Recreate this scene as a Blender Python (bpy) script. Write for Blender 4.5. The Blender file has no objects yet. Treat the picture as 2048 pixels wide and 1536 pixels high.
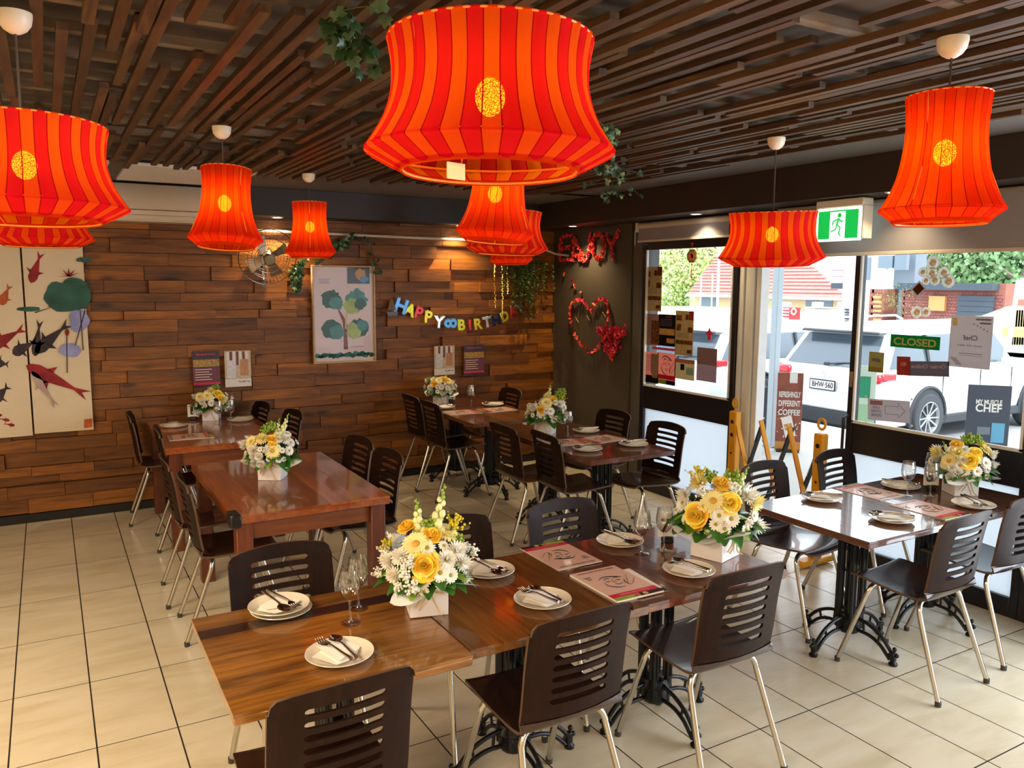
import bpy, bmesh, math, random
from mathutils import Vector, Matrix
S = bpy.context.scene
COL = S.collection
pi = math.pi
# ------------------------------------------------------------------ camera
CAMP = Vector((0.2283, -6.9996, 1.8430)); YAW, PIT, ROL, FPX = 0.5237, 0.1268, 0.0055, 1607.9
_cy, _sy, _cp, _sp, _cr, _sr = math.cos(YAW), math.sin(YAW), math.cos(PIT), math.sin(PIT), math.cos(ROL), math.sin(ROL)
F_ = Vector((_sy*_cp, _cy*_cp, -_sp)); _r = Vector((_cy, -_sy, 0)); _u = _r.cross(F_)
R_ = _r*_cr + _u*_sr; U_ = -_r*_sr + _u*_cr
cd = bpy.data.cameras.new('camera'); cam = bpy.data.objects.new('camera', cd); COL.objects.link(cam)
cd.sensor_width = 36; cd.lens = FPX/2048*36; cd.clip_start = .05; cd.clip_end = 400
cam.matrix_world = Matrix(((R_.x, U_.x, -F_.x, CAMP.x), (R_.y, U_.y, -F_.y, CAMP.y), (R_.z, U_.z, -F_.z, CAMP.z), (0, 0, 0, 1)))
S.camera = cam
def at(u, v, ax, val):
    "point on the real plane (axis ax = val) that a sight line of the photograph meets"
    d = F_ + R_*((u-1024)/FPX) - U_*((v-768)/FPX)
    return CAMP + d*((val-CAMP[ax])/d[ax])
# ------------------------------------------------------------------ colour, world, lights, exposure
S.view_settings.view_transform = 'Standard'; S.view_settings.look = 'None'
S.view_settings.exposure = 0.3; S.view_settings.gamma = 1.0; S.view_settings.use_curve_mapping = False
def lin(h):
    if not isinstance(h, str): return tuple(h)
    h = h.lstrip('#'); o = []
    for i in (0, 2, 4):
        c = int(h[i:i+2], 16)/255; o.append(c/12.92 if c <= .04045 else ((c+.055)/1.055)**2.4)
    return tuple(o)
wd = bpy.data.worlds.new('overcast_sky'); S.world = wd; wd.use_nodes = True
bg = wd.node_tree.nodes['Background']; bg.inputs[0].default_value = (.86, .93, 1, 1); bg.inputs[1].default_value = 3.7
def light(kind, name, loc, power, color=(1, 1, 1), size=.1, rot=(0, 0, 0), sy=None, spot=None, parent=None, blend=.6):
    l = bpy.data.lights.new(name, kind); l.energy = power; l.color = color
    if kind == 'AREA':
        l.size = size
        if sy: l.shape = 'RECTANGLE'; l.size_y = sy
    elif kind == 'SUN': l.angle = size
    else: l.shadow_soft_size = size
    if kind == 'SPOT': l.spot_size = spot; l.spot_blend = blend
    o = bpy.data.objects.new(name, l); COL.objects.link(o); o.location = loc; o.rotation_euler = rot
    if parent: o.parent = parent
    return o
light('SUN', 'sun_light', (0, 0, 8), 3.5, (1, .97, .92), math.radians(12), (math.radians(38), math.radians(-14), 0))
# added warm fill: area lamps out of view, brightening the room and left floor
for i, (x, y) in enumerate(((-.9, -7.4), (.9, -8.2), (-1.1, -5.4), (-1.1, -3.4))):
    light('AREA', 'warm_fill_light', (x, y, 2.5), (66, 42, 62, 50)[i], (1, .8, .53), .8)
SKYW = light('AREA', 'daylight_through_rear_windows', (4.62, -6.9, 1.25), 135, (.84, .93, 1), 3.4, (0, math.radians(90), 0), 2.1)
SKYW.rotation_euler = (0, math.radians(90), 0)
SKYW.data.size = 2.0; SKYW.data.size_y = 3.6
# ------------------------------------------------------------------ materials
MATS = {}
def nd(nt, t, **kw):
    n = nt.nodes.new(t)
    for k, v in kw.items():
        if k.startswith('i_'):
            k = k[2:]; k = int(k) if k.isdigit() else k.replace('_', ' ')
            n.inputs[k].default_value = v
        else: setattr(n, k, v)
    return n
def new(name):
    m = bpy.data.materials.new(name); m.use_nodes = True; nt = m.node_tree
    return m, nt, nt.nodes['Principled BSDF'], nt.nodes['Material Output']
def mat(name, col, rough=.5, metal=0, var=.0, scale=8, bump=0, bscale=60, coat=0, emit=None, estr=1, spec=None, sheen=0, coords='Object'):
    if name in MATS: return MATS[name]
    m, nt, p, o = new(name); c = lin(col); L = nt.links.new
    p.inputs['Base Color'].default_value = (*c, 1); p.inputs['Roughness'].default_value = rough; p.inputs['Metallic'].default_value = metal
    if coat: p.inputs['Coat Weight'].default_value = coat; p.inputs['Coat Roughness'].default_value = .06
    if spec is not None: p.inputs['Specular IOR Level'].default_value = spec
    if emit: p.inputs['Emission Color'].default_value = (*lin(emit), 1); p.inputs['Emission Strength'].default_value = estr
    if var or bump:
        tc = nd(nt, 'ShaderNodeTexCoord')
        if var:
            n = nd(nt, 'ShaderNodeTexNoise', i_Scale=scale, i_Detail=4); L(tc.outputs[coords], n.inputs[0])
            r = nd(nt, 'ShaderNodeValToRGB'); L(n.outputs[0], r.inputs[0])
            r.color_ramp.elements[0].position = .3; r.color_ramp.elements[1].position = .7
            r.color_ramp.elements[0].color = (*[max(0, x*(1-var)) for x in c], 1); r.color_ramp.elements[1].color = (*[min(1, x*(1+var)) for x in c], 1)
            L(r.outputs[0], p.inputs['Base Color'])
        if bump:
            n = nd(nt, 'ShaderNodeTexNoise', i_Scale=bscale, i_Detail=3); L(tc.outputs[coords], n.inputs[0])
            b = nd(nt, 'ShaderNodeBump', i_Strength=bump, i_Distance=.002); L(n.outputs[0], b.inputs['Height']); L(b.outputs[0], p.inputs['Normal'])
    MATS[name] = m; return m
def wood(name, dark, light_, rough=.4, coat=0, grain='X', scale=1, rnd=.35, knots=False, world=False, bump=.15, coords=None):
    "wood with grain along one axis; every board gets its own tone and its own figure"
    if name in MATS: return MATS[name]
    m, nt, p, o = new(name); L = nt.links.new
    if world: src = nd(nt, 'ShaderNodeNewGeometry').outputs['Position']
    else: src = nd(nt, 'ShaderNodeTexCoord').outputs['Object']
    oi = nd(nt, 'ShaderNodeObjectInfo')
    ad = nd(nt, 'ShaderNodeVectorMath', operation='ADD'); L(src, ad.inputs[0])
    ml = nd(nt, 'ShaderNodeVectorMath', operation='SCALE'); ml.inputs[0].default_value = (37, 19, 53); L(oi.outputs['Random'], ml.inputs['Scale']); L(ml.outputs[0], ad.inputs[1])
    mp = nd(nt, 'ShaderNodeMapping'); s = {'X': (1.3, 14, 14), 'Y': (14, 1.3, 14), 'Z': (14, 14, 1.3)}[grain]
    mp.inputs['Scale'].default_value = tuple(q*scale for q in s); L(ad.outputs[0], mp.inputs[0])
    n = nd(nt, 'ShaderNodeTexNoise', i_Scale=1.6, i_Detail=9, i_Roughness=.72, i_Distortion=.5); L(mp.outputs[0], n.inputs[0])
    r = nd(nt, 'ShaderNodeValToRGB'); L(n.outputs[0], r.inputs[0])
    r.color_ramp.elements[0].position = .32; r.color_ramp.elements[1].position = .68
    r.color_ramp.elements[0].color = (*lin(dark), 1); r.color_ramp.elements[1].color = (*lin(light_), 1)
    hsv = nd(nt, 'ShaderNodeHueSaturation'); L(r.outputs[0], hsv.inputs['Color'])
    mr = nd(nt, 'ShaderNodeMapRange'); mr.inputs['To Min'].default_value = 1-rnd; mr.inputs['To Max'].default_value = 1+rnd; L(oi.outputs['Random'], mr.inputs[0]); L(mr.outputs[0], hsv.inputs['Value'])
    colout = hsv.outputs[0]
    if knots:
        mp2 = nd(nt, 'ShaderNodeMapping'); mp2.inputs['Scale'].default_value = {'X': (1.7, 5, 5), 'Y': (5, 1.7, 5), 'Z': (5, 5, 1.7)}[grain]; L(ad.outputs[0], mp2.inputs[0])
        v = nd(nt, 'ShaderNodeTexVoronoi', i_Scale=1.0); L(mp2.outputs[0], v.inputs[0])
        k = nd(nt, 'ShaderNodeValToRGB'); L(v.outputs['Distance'], k.inputs[0])
        k.color_ramp.elements[0].position = .05; k.color_ramp.elements[0].color = (.12, .1, .08, 1); k.color_ramp.elements[1].position = .16; k.color_ramp.elements[1].color = (1, 1, 1, 1)
        mx = nd(nt, 'ShaderNodeMixRGB', blend_type='MULTIPLY', i_0=.85); L(colout, mx.inputs[1]); L(k.outputs[0], mx.inputs[2]); colout = mx.outputs[0]
    L(colout, p.inputs['Base Color']); p.inputs['Roughness'].default_value = rough
    if coat: p.inputs['Coat Weight'].default_value = coat; p.inputs['Coat Roughness'].default_value = .06
    if bump:
        b = nd(nt, 'ShaderNodeBump', i_Strength=bump, i_Distance=.003); L(n.outputs[0], b.inputs['Height']); L(b.outputs[0], p.inputs['Normal'])
        if coat:
            n2 = nd(nt, 'ShaderNodeTexNoise', i_Scale=9, i_Detail=2); L(ad.outputs[0], n2.inputs[0])
            b2 = nd(nt, 'ShaderNodeBump', i_Strength=.25, i_Distance=.002); L(n2.outputs[0], b2.inputs['Height']); L(b2.outputs[0], p.inputs['Coat Normal'])
    MATS[name] = m; return m
def glassy(name, tint=(1, 1, 1), refl=.1, rough=0, haze=0):
    "thin clear sheet: lets light straight through, reflects more at grazing angles"
    if name in MATS: return MATS[name]
    m, nt, p, o = new(name); L = nt.links.new; nt.nodes.remove(p)
    t = nd(nt, 'ShaderNodeBsdfTransparent'); t.inputs[0].default_value = (*tint, 1)
    g = nd(nt, 'ShaderNodeBsdfGlossy'); g.inputs['Roughness'].default_value = rough
    lw = nd(nt, 'ShaderNodeLayerWeight', i_Blend=refl); mx = nd(nt, 'ShaderNodeMixShader')
    L(lw.outputs['Fresnel'], mx.inputs[0]); L(t.outputs[0], mx.inputs[1]); L(g.outputs[0], mx.inputs[2])
    out = mx.outputs[0]
    if haze:
        d = nd(nt, 'ShaderNodeBsdfTranslucent'); d.inputs[0].default_value = (.9, .95, 1, 1)
        d2 = nd(nt, 'ShaderNodeBsdfDiffuse'); d2.inputs[0].default_value = (.75, .82, .88, 1)
        a = nd(nt, 'ShaderNodeMixShader', i_0=.35); L(d.outputs[0], a.inputs[1]); L(d2.outputs[0], a.inputs[2])
        b = nd(nt, 'ShaderNodeMixShader', i_0=haze); L(out, b.inputs[1]); L(a.outputs[0], b.inputs[2]); out = b.outputs[0]
    L(out, o.inputs[0]); MATS[name] = m; return m
def fabric(name, col, transp=.06, trans=.75, face=None):
    "lamp-shade cloth: glows with the bulb behind it, a little see-through weave"
    if name in MATS: return MATS[name]
    m, nt, p, o = new(name); L = nt.links.new; nt.nodes.remove(p); c = lin(col)
    d = nd(nt, 'ShaderNodeBsdfDiffuse'); d.inputs[0].default_value = (*(lin(face) if face else c), 1)
    t = nd(nt, 'ShaderNodeBsdfTranslucent')
    tc = nd(nt, 'ShaderNodeTexCoord'); n = nd(nt, 'ShaderNodeTexNoise', i_Scale=420, i_Detail=1); L(tc.outputs['Object'], n.inputs[0])
    r = nd(nt, 'ShaderNodeValToRGB'); L(n.outputs[0], r.inputs[0]); r.color_ramp.elements[0].color = (*[x*.75 for x in c], 1); r.color_ramp.elements[1].color = (*[min(1, x*1.25) for x in c], 1)
    L(r.outputs[0], t.inputs[0])
    a = nd(nt, 'ShaderNodeMixShader', i_0=trans); L(d.outputs[0], a.inputs[1]); L(t.outputs[0], a.inputs[2])
    x = nd(nt, 'ShaderNodeBsdfTransparent'); x.inputs[0].default_value = (1, .5, .1, 1)
    mr = nd(nt, 'ShaderNodeMapRange'); mr.inputs['From Min'].default_value = .4; mr.inputs['From Max'].default_value = .65; mr.inputs['To Min'].default_value = 0; mr.inputs['To Max'].default_value = transp*2.0
    L(n.outputs[0], mr.inputs[0])
    b = nd(nt, 'ShaderNodeMixShader'); L(mr.outputs[0], b.inputs[0]); L(a.outputs[0], b.inputs[1]); L(x.outputs[0], b.inputs[2])
    L(b.outputs[0], o.inputs[0]); MATS[name] = m; return m
def petalmat(name, col, tip=None):
    if name in MATS: return MATS[name]
    m = mat(name, col, .55, var=.08, scale=30); m.node_tree.nodes['Principled BSDF'].inputs['Subsurface Weight'].default_value = .15
    m.node_tree.nodes['Principled BSDF'].inputs['Subsurface Radius'].default_value = (.01, .01, .005)
    return m
# ------------------------------------------------------------------ mesh builder
class MB:
    def __init__(s): s.v = []; s.f = []; s.m = []; s.M = None
    def add(s, vs, fs, mi=0):
        b = len(s.v)
        s.v += [tuple(s.M @ Vector(v)) for v in vs] if s.M else [tuple(v) for v in vs]
        s.f += [tuple(b+i for i in f) for f in fs]; s.m += [mi]*len(fs); return s
    def box(s, c, d, mi=0, ch=0, R=None):
        x, y, z = d[0]/2, d[1]/2, d[2]/2; ch = min(ch, x*.9, y*.9, z*.9)
        if ch <= 0:
            vs = [(a*x, b*y, e*z) for a in (-1, 1) for b in (-1, 1) for e in (-1, 1)]
            fs = [(0, 1, 3, 2), (4, 6, 7, 5), (0, 4, 5, 1), (2, 3, 7, 6), (0, 2, 6, 4), (1, 5, 7, 3)]
        else:
            vs = []; fs = []; K = {}
            D = (x, y, z)
            for a in (-1, 1):
                for b in (-1, 1):
                    for e in (-1, 1):
                        sg = (a, b, e)
                        for ax in range(3):
                            K[(sg, ax)] = len(vs); vs.append(tuple(sg[i]*(D[i] if i == ax else D[i]-ch) for i in range(3)))
            for ax in range(3):
                o1, o2 = (ax+1) % 3, (ax+2) % 3
                for sgn in (-1, 1):
                    q = []
                    for (p1, p2) in ((-1, -1), (1, -1), (1, 1), (-1, 1)):
                        g = [0, 0, 0]; g[ax] = sgn; g[o1] = p1; g[o2] = p2; q.append(K[(tuple(g), ax)])
                    fs.append(tuple(q if sgn > 0 else q[::-1]))
                for p1 in (-1, 1):
                    for p2 in (-1, 1):
                        g = [0, 0, 0]; g[o1] = p1; g[o2] = p2; g[ax] = -1; ga = tuple(g); g[ax] = 1; gb = tuple(g)
                        q = [K[(ga, o1)], K[(gb, o1)], K[(gb, o2)], K[(ga, o2)]]
                        fs.append(tuple(q if p1*p2 < 0 else q[::-1]))
            for a in (-1, 1):
                for b in (-1, 1):
                    for e in (-1, 1):
                        q = [K[((a, b, e), i)] for i in range(3)]; fs.append(tuple(q if a*b*e > 0 else q[::-1]))
        if R: vs = [R @ Vector(v) for v in vs]
        return s.add([(v[0]+c[0], v[1]+c[1], v[2]+c[2]) for v in vs], fs, mi)
    def tube(s, pts, r, n=8, mi=0, caps=True, closed=False):
        pts = [Vector(p) for p in pts]; k = len(pts); rs = r if isinstance(r, (list, tuple)) else [r]*k
        vs = []; fs = []; up = None
        for i, p in enumerate(pts):
            if closed: t = pts[(i+1) % k]-pts[i-1]
            else: t = (pts[min(i+1, k-1)]-pts[max(i-1, 0)])
            t = t.normalized() if t.length > 1e-9 else Vector((0, 0, 1))
            if up is None:
                up = Vector((0, 0, 1)) if abs(t.z) < .9 else Vector((1, 0, 0))
            a = t.cross(up)
            if a.length < 1e-5: a = t.cross(Vector((0, 1, 0)))
            a.normalize(); up = a.cross(t).normalized()
            for j in range(n):
                w = 2*pi*j/n; vs.append(p + a*(math.cos(w)*rs[i]) + up*(math.sin(w)*rs[i]))
        for i in range(k if closed else k-1):
            b, c = i*n, ((i+1) % k)*n
            for j in range(n): fs.append((b+j, b+(j+1) % n, c+(j+1) % n, c+j))
        if caps and not closed: fs.append(tuple(range(n-1, -1, -1))); fs.append(tuple((k-1)*n+j for j in range(n)))
        return s.add(vs, fs, mi)
    def lathe(s, prof, n=24, c=(0, 0, 0), mi=0, mf=None):
        vs = []; fs = []; ms = []
        for (r, z) in prof:
            for j in range(n): w = 2*pi*j/n; vs.append((c[0]+r*math.cos(w), c[1]+r*math.sin(w), c[2]+z))
        for i in range(len(prof)-1):
            for j in range(n): fs.append((i*n+j, i*n+(j+1) % n, (i+1)*n+(j+1) % n, (i+1)*n+j)); ms.append(mf(i, j) if mf else mi)
        s.add(vs, fs, mi); s.m[-len(ms):] = ms; return s
    def prism(s, pts, z0, z1, mi=0, side=None):
        n = len(pts); vs = [(x, y, z0) for x, y in pts]+[(x, y, z1) for x, y in pts]
        s.add(vs, [tuple(range(n-1, -1, -1)), tuple(range(n, 2*n))], mi)
        b = len(s.v)-2*n; s.f += [(b+i, b+(i+1) % n, b+n+(i+1) % n, b+n+i) for i in range(n)]; s.m += [mi if side is None else side]*n
        return s
    def ball(s, c, r, n=8, k=5, mi=0, sc=(1, 1, 1)):
        vs = [(c[0], c[1], c[2]-r*sc[2])]
        for i in range(1, k):
            a = -pi/2+pi*i/k
            for j in range(n): w = 2*pi*j/n; vs.append((c[0]+r*sc[0]*math.cos(a)*math.cos(w), c[1]+r*sc[1]*math.cos(a)*math.sin(w), c[2]+r*sc[2]*math.sin(a)))
        vs.append((c[0], c[1], c[2]+r*sc[2])); fs = [(0, 1+(j+1) % n, 1+j) for j in range(n)]
        for i in range(k-2):
            for j in range(n): a = 1+i*n; fs.append((a+j, a+(j+1) % n, a+n+(j+1) % n, a+n+j))
        e = len(vs)-1; a = 1+(k-2)*n; fs += [(a+j, a+(j+1) % n, e) for j in range(n)]
        return s.add(vs, fs, mi)
    def grid(s, fn, nu, nv, mi=0, mf=None):
        vs = [fn(i/nu, j/nv) for i in range(nu+1) for j in range(nv+1)]; fs = []; ms = []
        for i in range(nu):
            for j in range(nv): a = i*(nv+1)+j; fs.append((a, a+nv+1, a+nv+2, a+1)); ms.append(mf(i, j) if mf else mi)
        s.add(vs, fs, mi); s.m[-len(ms):] = ms; return s
    def text(s, t, x, y, w, h, z=.001, mi=0, mirror=False, rot=0):
        "lettering as flat geometry, fitted to a w x h box centred on x, y"
        vs, fs = glyphs(t); vs = [((-a if mirror else a)*w, b*h) for a, b in vs]; ca, sa = math.cos(rot), math.sin(rot)
        fs = [f[::-1] for f in fs] if mirror else fs
        return s.add([(x+a*ca-b*sa, y+a*sa+b*ca, z) for a, b in vs], fs, mi)
    def mesh(s, name, mats, smooth=40):
        me = bpy.data.meshes.new(name); me.from_pydata(s.v, [], s.f)
        for m in (mats if isinstance(mats, (list, tuple)) else [mats]): me.materials.append(m)
        if any(s.m): me.polygons.foreach_set('material_index', s.m)
        if smooth: me.shade_smooth(); me.set_sharp_from_angle(angle=math.radians(smooth))
        return me
    def build(s, name, mats, parent=None, smooth=40, **kw): return put(name, s.mesh(name, mats, smooth), parent, **kw)
_G = {}
def glyphs(t):
    if t in _G: return _G[t]
    c = bpy.data.curves.new('lettering', 'FONT'); c.body = t; c.offset = .025; o = bpy.data.objects.new('lettering', c)
    me = bpy.data.meshes.new_from_object(o); vs = [(v.co.x, v.co.y) for v in me.vertices]; fs = [tuple(p.vertices) for p in me.polygons]
    bpy.data.objects.remove(o); bpy.data.curves.remove(c); bpy.data.meshes.remove(me)
    x0, x1 = min(v[0] for v in vs), max(v[0] for v in vs); y0, y1 = min(v[1] for v in vs), max(v[1] for v in vs)
    _G[t] = ([((a-(x0+x1)/2)/(x1-x0), (b-(y0+y1)/2)/(y1-y0)) for a, b in vs], fs); return _G[t]
def put(name, data, parent=None, loc=None, rot=None, scale=None, label=None, cat=None, group=None, kind=None):
    o = bpy.data.objects.new(name, data); COL.objects.link(o)
    if parent: o.parent = parent
    if loc is not None: o.location = loc
    if rot is not None: o.rotation_euler = rot if hasattr(rot, '__len__') else (0, 0, rot)
    if scale is not None: o.scale = scale if hasattr(scale, '__len__') else (scale,)*3
    if label: o['label'] = label
    if cat: o['category'] = cat
    if group: o['group'] = group
    if kind: o['kind'] = kind
    return o
def thing(name, label, cat, loc=(0, 0, 0), rot=0, group=None, scale=None): return put(name, None, None, loc, rot, scale, label, cat, group)
def tag(o, label, cat, group=None):
    o['label'] = label; o['category'] = cat
    if group: o['group'] = group
    return o
def dup(r, loc=None, rot=None, label=None, group=None, parent=None):
    c = r.copy(); COL.objects.link(c); c.parent = parent
    if loc is not None: c.location = loc
    if rot is not None: c.rotation_euler = (0, 0, rot) if not hasattr(rot, '__len__') else rot
    if label: c['label'] = label
    if group: c['group'] = group
    for k in KIDS.get(r.name, [x for x in r.children]): dup(k, parent=c)
    return c
KIDS = {}
def frame(o, ex, n):
    "stand object o so its local x runs along ex and its local z faces n"
    ex = Vector(ex).normalized(); n = Vector(n).normalized(); ey = n.cross(ex)
    l = o.location; o.matrix_world = Matrix(((ex.x, ey.x, n.x, l.x), (ex.y, ey.y, n.y, l.y), (ex.z, ey.z, n.z, l.z), (0, 0, 0, 1)))
    return o
UNIT = MB().box((0, 0, 0), (1, 1, 1))
# ================================================================== the room
RX = 4.75           # inner face of the street side
def struct(name, mb, mats, **kw): o = mb.build(name, mats, **kw); o['kind'] = 'structure'; return o
def structE(name, loc=(0, 0, 0)): o = put(name, None, None, loc); o['kind'] = 'structure'; return o
charcoal = mat('charcoal_paint', '#4c443a', .55, var=.06, scale=3, bump=.1)
frame_m = mat('dark_frame', '#1d1b22', .35)
alu = mat('aluminium_frame', '#e4e7e7', .4, var=.04)
white_paint = mat('white_paint', '#e3e0da', .5)
cream = mat('cream_wall', '#b6a48a', .7, var=.05, scale=2)
grout = mat('grout', '#1c130b', .95)
black = mat('black', '#101012', .4)
# --- floor
random.seed(4)
def tilemat():
    m, nt, p, o = new('stone_tile'); L = nt.links.new
    g = nd(nt, 'ShaderNodeNewGeometry'); oi = nd(nt, 'ShaderNodeObjectInfo')
    ml = nd(nt, 'ShaderNodeVectorMath', operation='SCALE'); ml.inputs[0].default_value = (31, 17, 5); L(oi.outputs['Random'], ml.inputs['Scale'])
    ad = nd(nt, 'ShaderNodeVectorMath', operation='ADD'); L(g.outputs['Position'], ad.inputs[0]); L(ml.outputs[0], ad.inputs[1])
    mp = nd(nt, 'ShaderNodeMapping'); mp.inputs['Rotation'].default_value = (0, 0, .5); mp.inputs['Scale'].default_value = (1, 3.2, 1); L(ad.outputs[0], mp.inputs[0])
    n = nd(nt, 'ShaderNodeTexNoise', i_Scale=2.2, i_Detail=7, i_Roughness=.55, i_Distortion=.7); L(mp.outputs[0], n.inputs[0])
    r = nd(nt, 'ShaderNodeValToRGB'); L(n.outputs[0], r.inputs[0]); e = r.color_ramp.elements
    e[0].position = .3; e[0].color = (*lin('#c3b497'), 1); e[1].position = .72; e[1].color = (*lin('#d8cdb8'), 1)
    x = r.color_ramp.elements.new(.5); x.color = (*lin('#d1c4aa'), 1)
    L(r.outputs[0], p.inputs['Base Color']); p.inputs['Roughness'].default_value = .26
    b = nd(nt, 'ShaderNodeBump', i_Strength=.06, i_Distance=.002); L(n.outputs[0], b.inputs['Height']); L(b.outputs[0], p.inputs['Normal'])
    return m
tile_m = tilemat()
floor = struct('floor', MB().box((1.4, -4.4, -.058), (6.9, 9.4, .1146)), grout)
tme = MB().box((0, 0, 0), (.2938, .5938, .008), 0, 0).mesh('tile', tile_m)
for i in range(-1, 16):
    for j in range(0, 11):
        w = min(.2965, RX+.05-i*.3)
        put('tile', tme, floor, (i*.3+.15 if w > .29 else i*.3+w/2, -j*.6-.3, -.004), scale=(w/.2965, 1, 1))
rest = MB()
for i in range(-7, 16):
    for j in range(0, 15):
        if i < -1 or j > 10: rest.box((i*.3+.15, -j*.6-.3, -.004), (.2965, .5965, .008))
rest.build('floor_tiling', tile_m, floor, kind='stuff')
# --- back wall clad with uneven boards
bw = struct('wall_back', MB().box((1.45, .14, 1.3), (6.9, .24, 2.7)), mat('wall_backing', '#1c0f06', .9))
plank_m = wood('rough_plank', '#4a2706', '#9e5e13', .55, grain='X', world=True, rnd=.34, knots=True, scale=.8, bump=.35)
pme = MB().box((0, 0, 0), (1, 1, 1), 0, 0).mesh('wall_plank', plank_m)
z = .075; rows = []
random.seed(11)
leftover = MB()
while z < 2.44:
    h = random.choice((.088, .1, .1, .112, .07)); h = min(h, 2.5-z)
    x = -.35 - random.random()*.3
    while x < 4.74:
        l = random.uniform(.22, .7); l = min(l, 4.75-x)
        if 4.75-x-l < .12: l = 4.75-x
        dp = random.choice((.002, .012, .022, .034, .048))
        put('wall_plank', pme, bw, (x+l/2, .02-dp/2, z+h/2), scale=(l-.003, .02+dp, h-.003)); x += l
    leftover.box((-1.1, .01, z+h/2), (1.2, .03, h-.004)); z += h
leftover.build('wall_boarding', plank_m, bw, kind='stuff')
struct('baseboard_back', MB().box((1.4, -.012, .034), (6.7, .03, .068), 0, .004), mat('black_skirting', '#14100e', .6))
struct('wall_upper_back', MB().box((.1, .0, 2.53), (2.9, .05, .12)), white_paint)
# --- ceiling: plaster border, slat field
ceil = struct('ceiling', MB().box((1.4, -4.4, 2.705), (7, 9.4, .1)).box((1.4, -.62, 2.63), (7, 1.25, .1)).box((4.42, -5.1, 2.63), (1.1, 7.9, .1)), mat('ceiling_plaster', '#655e5a', .7, var=.05, scale=2))
slat_m = wood('ceiling_slat', '#2a190e', '#604529', .5, grain='Y', world=True, rnd=.3, bump=.2)
batten_m = wood('ceiling_batten', '#5f554a', '#887c6e', .7, grain='X', world=True, rnd=.15)
sme = MB().box((0, 0, 0), (1, 1, 1)).mesh('slat', slat_m)
bme = MB().box((0, 0, 0), (1, 1, 1)).mesh('batten', batten_m)
y = -1.42
while y > -7: put('batten', bme, ceil, (1.35, y, 2.6), scale=(5.1, .045, .03)); y -= .3
x = -.52; k = 0
while x < 3.84:
    y = -1.28-random.random()*.28
    near = x > -.6
    while y > -6.7:
        l = random.uniform(.7, 2.1); 
        if y-l < -6.9: l = y+6.95
        lv = random.choice((0, 0, .014, .024))
        put('slat', sme, ceil, (x+random.uniform(-.012, .012), y-l/2, 2.541+lv), scale=(.031, l, .022))
        y -= l + random.choice((-.02, .06, .3, .45))
    x += random.choice((.048, .055, .06, .068, .08)); k += 1
dark_bulk = mat('bulkhead_paint', '#2e2724', .5, var=.04)
struct('trim_bulkhead_right', MB().box((4.65, -4.5, 2.47), (.52, 9, .22), 0, .003), dark_bulk)
struct('trim_bulkhead_back', MB().box((2.96, -.14, 2.47), (2.86, .32, .22), 0, .003), dark_bulk)
# --- unseen sides of the room
struct('wall_left', MB().box((-1.95, -4.4, 1.3), (.1, 9.2, 2.7)), cream)
struct('wall_rear', MB().box((1.4, -9, 1.3), (6.9, .1, 2.7)), cream)
# --- street side
struct('wall_right', MB().box((4.87, -.62, 1.18), (.24, 1.32, 2.36)), charcoal)
struct('trim_jamb', MB().box((4.86, -1.35, 1.18), (.2, .12, 2.36), 0, .004), mat('jamb_paint', '#56524e', .45))
struct('trim_lintel', MB().box((4.86, -5.2, 2.27), (.14, 7.6, .2)), frame_m)
pane_m = glassy('window_glass', (.97, .985, .98), .06)
frost_m = glassy('frosted_glass', (.9, .95, .98), .08, .12, haze=.82)
def glazed(name, y0, y1, x=4.8, frost=True, brown=False):
    "fixed or sliding panel: stiles, rails, clear pane above and frosted pane below"
    e = structE(name, (x, 0, 0)); m = frame_m; w = .045
    f = MB(); yc = (y0+y1)/2; ly = abs(y1-y0)
    f.box((0, y0-w/2, 1.08), (.06, w, 2.16), 0, .003).box((0, y1+w/2, 1.08), (.06, w, 2.16), 0, .003)
    f.box((0, yc, 2.15), (.05, ly-2*w, .06)).box((0, yc, .835), (.05, ly-2*w, .2), 0, .004).box((0, yc, .055), (.06, ly-2*w, .11), 0, .004)
    f.build(name+'_frame' if name.startswith('window') else 'door_frame', m, e)
    b = MB().box((-.028, yc, .945), (.02, ly-2*w, .018)).box((-.028, y0-w-.006, 1.53), (.02, .012, 1.18)).box((-.028, y1+w+.006, 1.53), (.02, .012, 1.18)); b.build('glazing_bead', alu, e)
    MB().box((0, yc, 1.53), (.008, ly-2*w, 1.18)).build('pane', pane_m, e)
    MB().box((0, yc, .42), (.008, ly-2*w, .63)).build('frosted_pane', frost_m, e)
    return e
glazed('window_1', -1.42, -2.54)
d1 = glazed('door_1', -3.56, -4.72)
MB().tube([(-.04, -3.585, .98), (-.09, -3.585, .97), (-.09, -3.585, .72), (-.04, -3.585, .71)], .01, 8).build('door_handle', frame_m, d1)
MB().box((-.035, -3.585, 1.22), (.012, .022, .1), 0, .003).build('lock_plate', mat('satin_brass', '#a58d6c', .4, .6), d1)
glazed('window_2', -4.72, -6.4); glazed('window_3', -6.4, -8.1); glazed('window_4', -8.1, -8.95)
sj = MB()
for k, yy in enumerate((-2.565, -2.62, -2.67, -2.725)): sj.box((4.83+.012*(k % 2), yy, 1.1), (.09, .046, 2.2), 0, .004)
struct('trim_folded_stack', sj, alu)
struct('trim_threshold', MB().box((4.81, -3.15, .004), (.14, .86, .02), 0, .003), alu)
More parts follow.
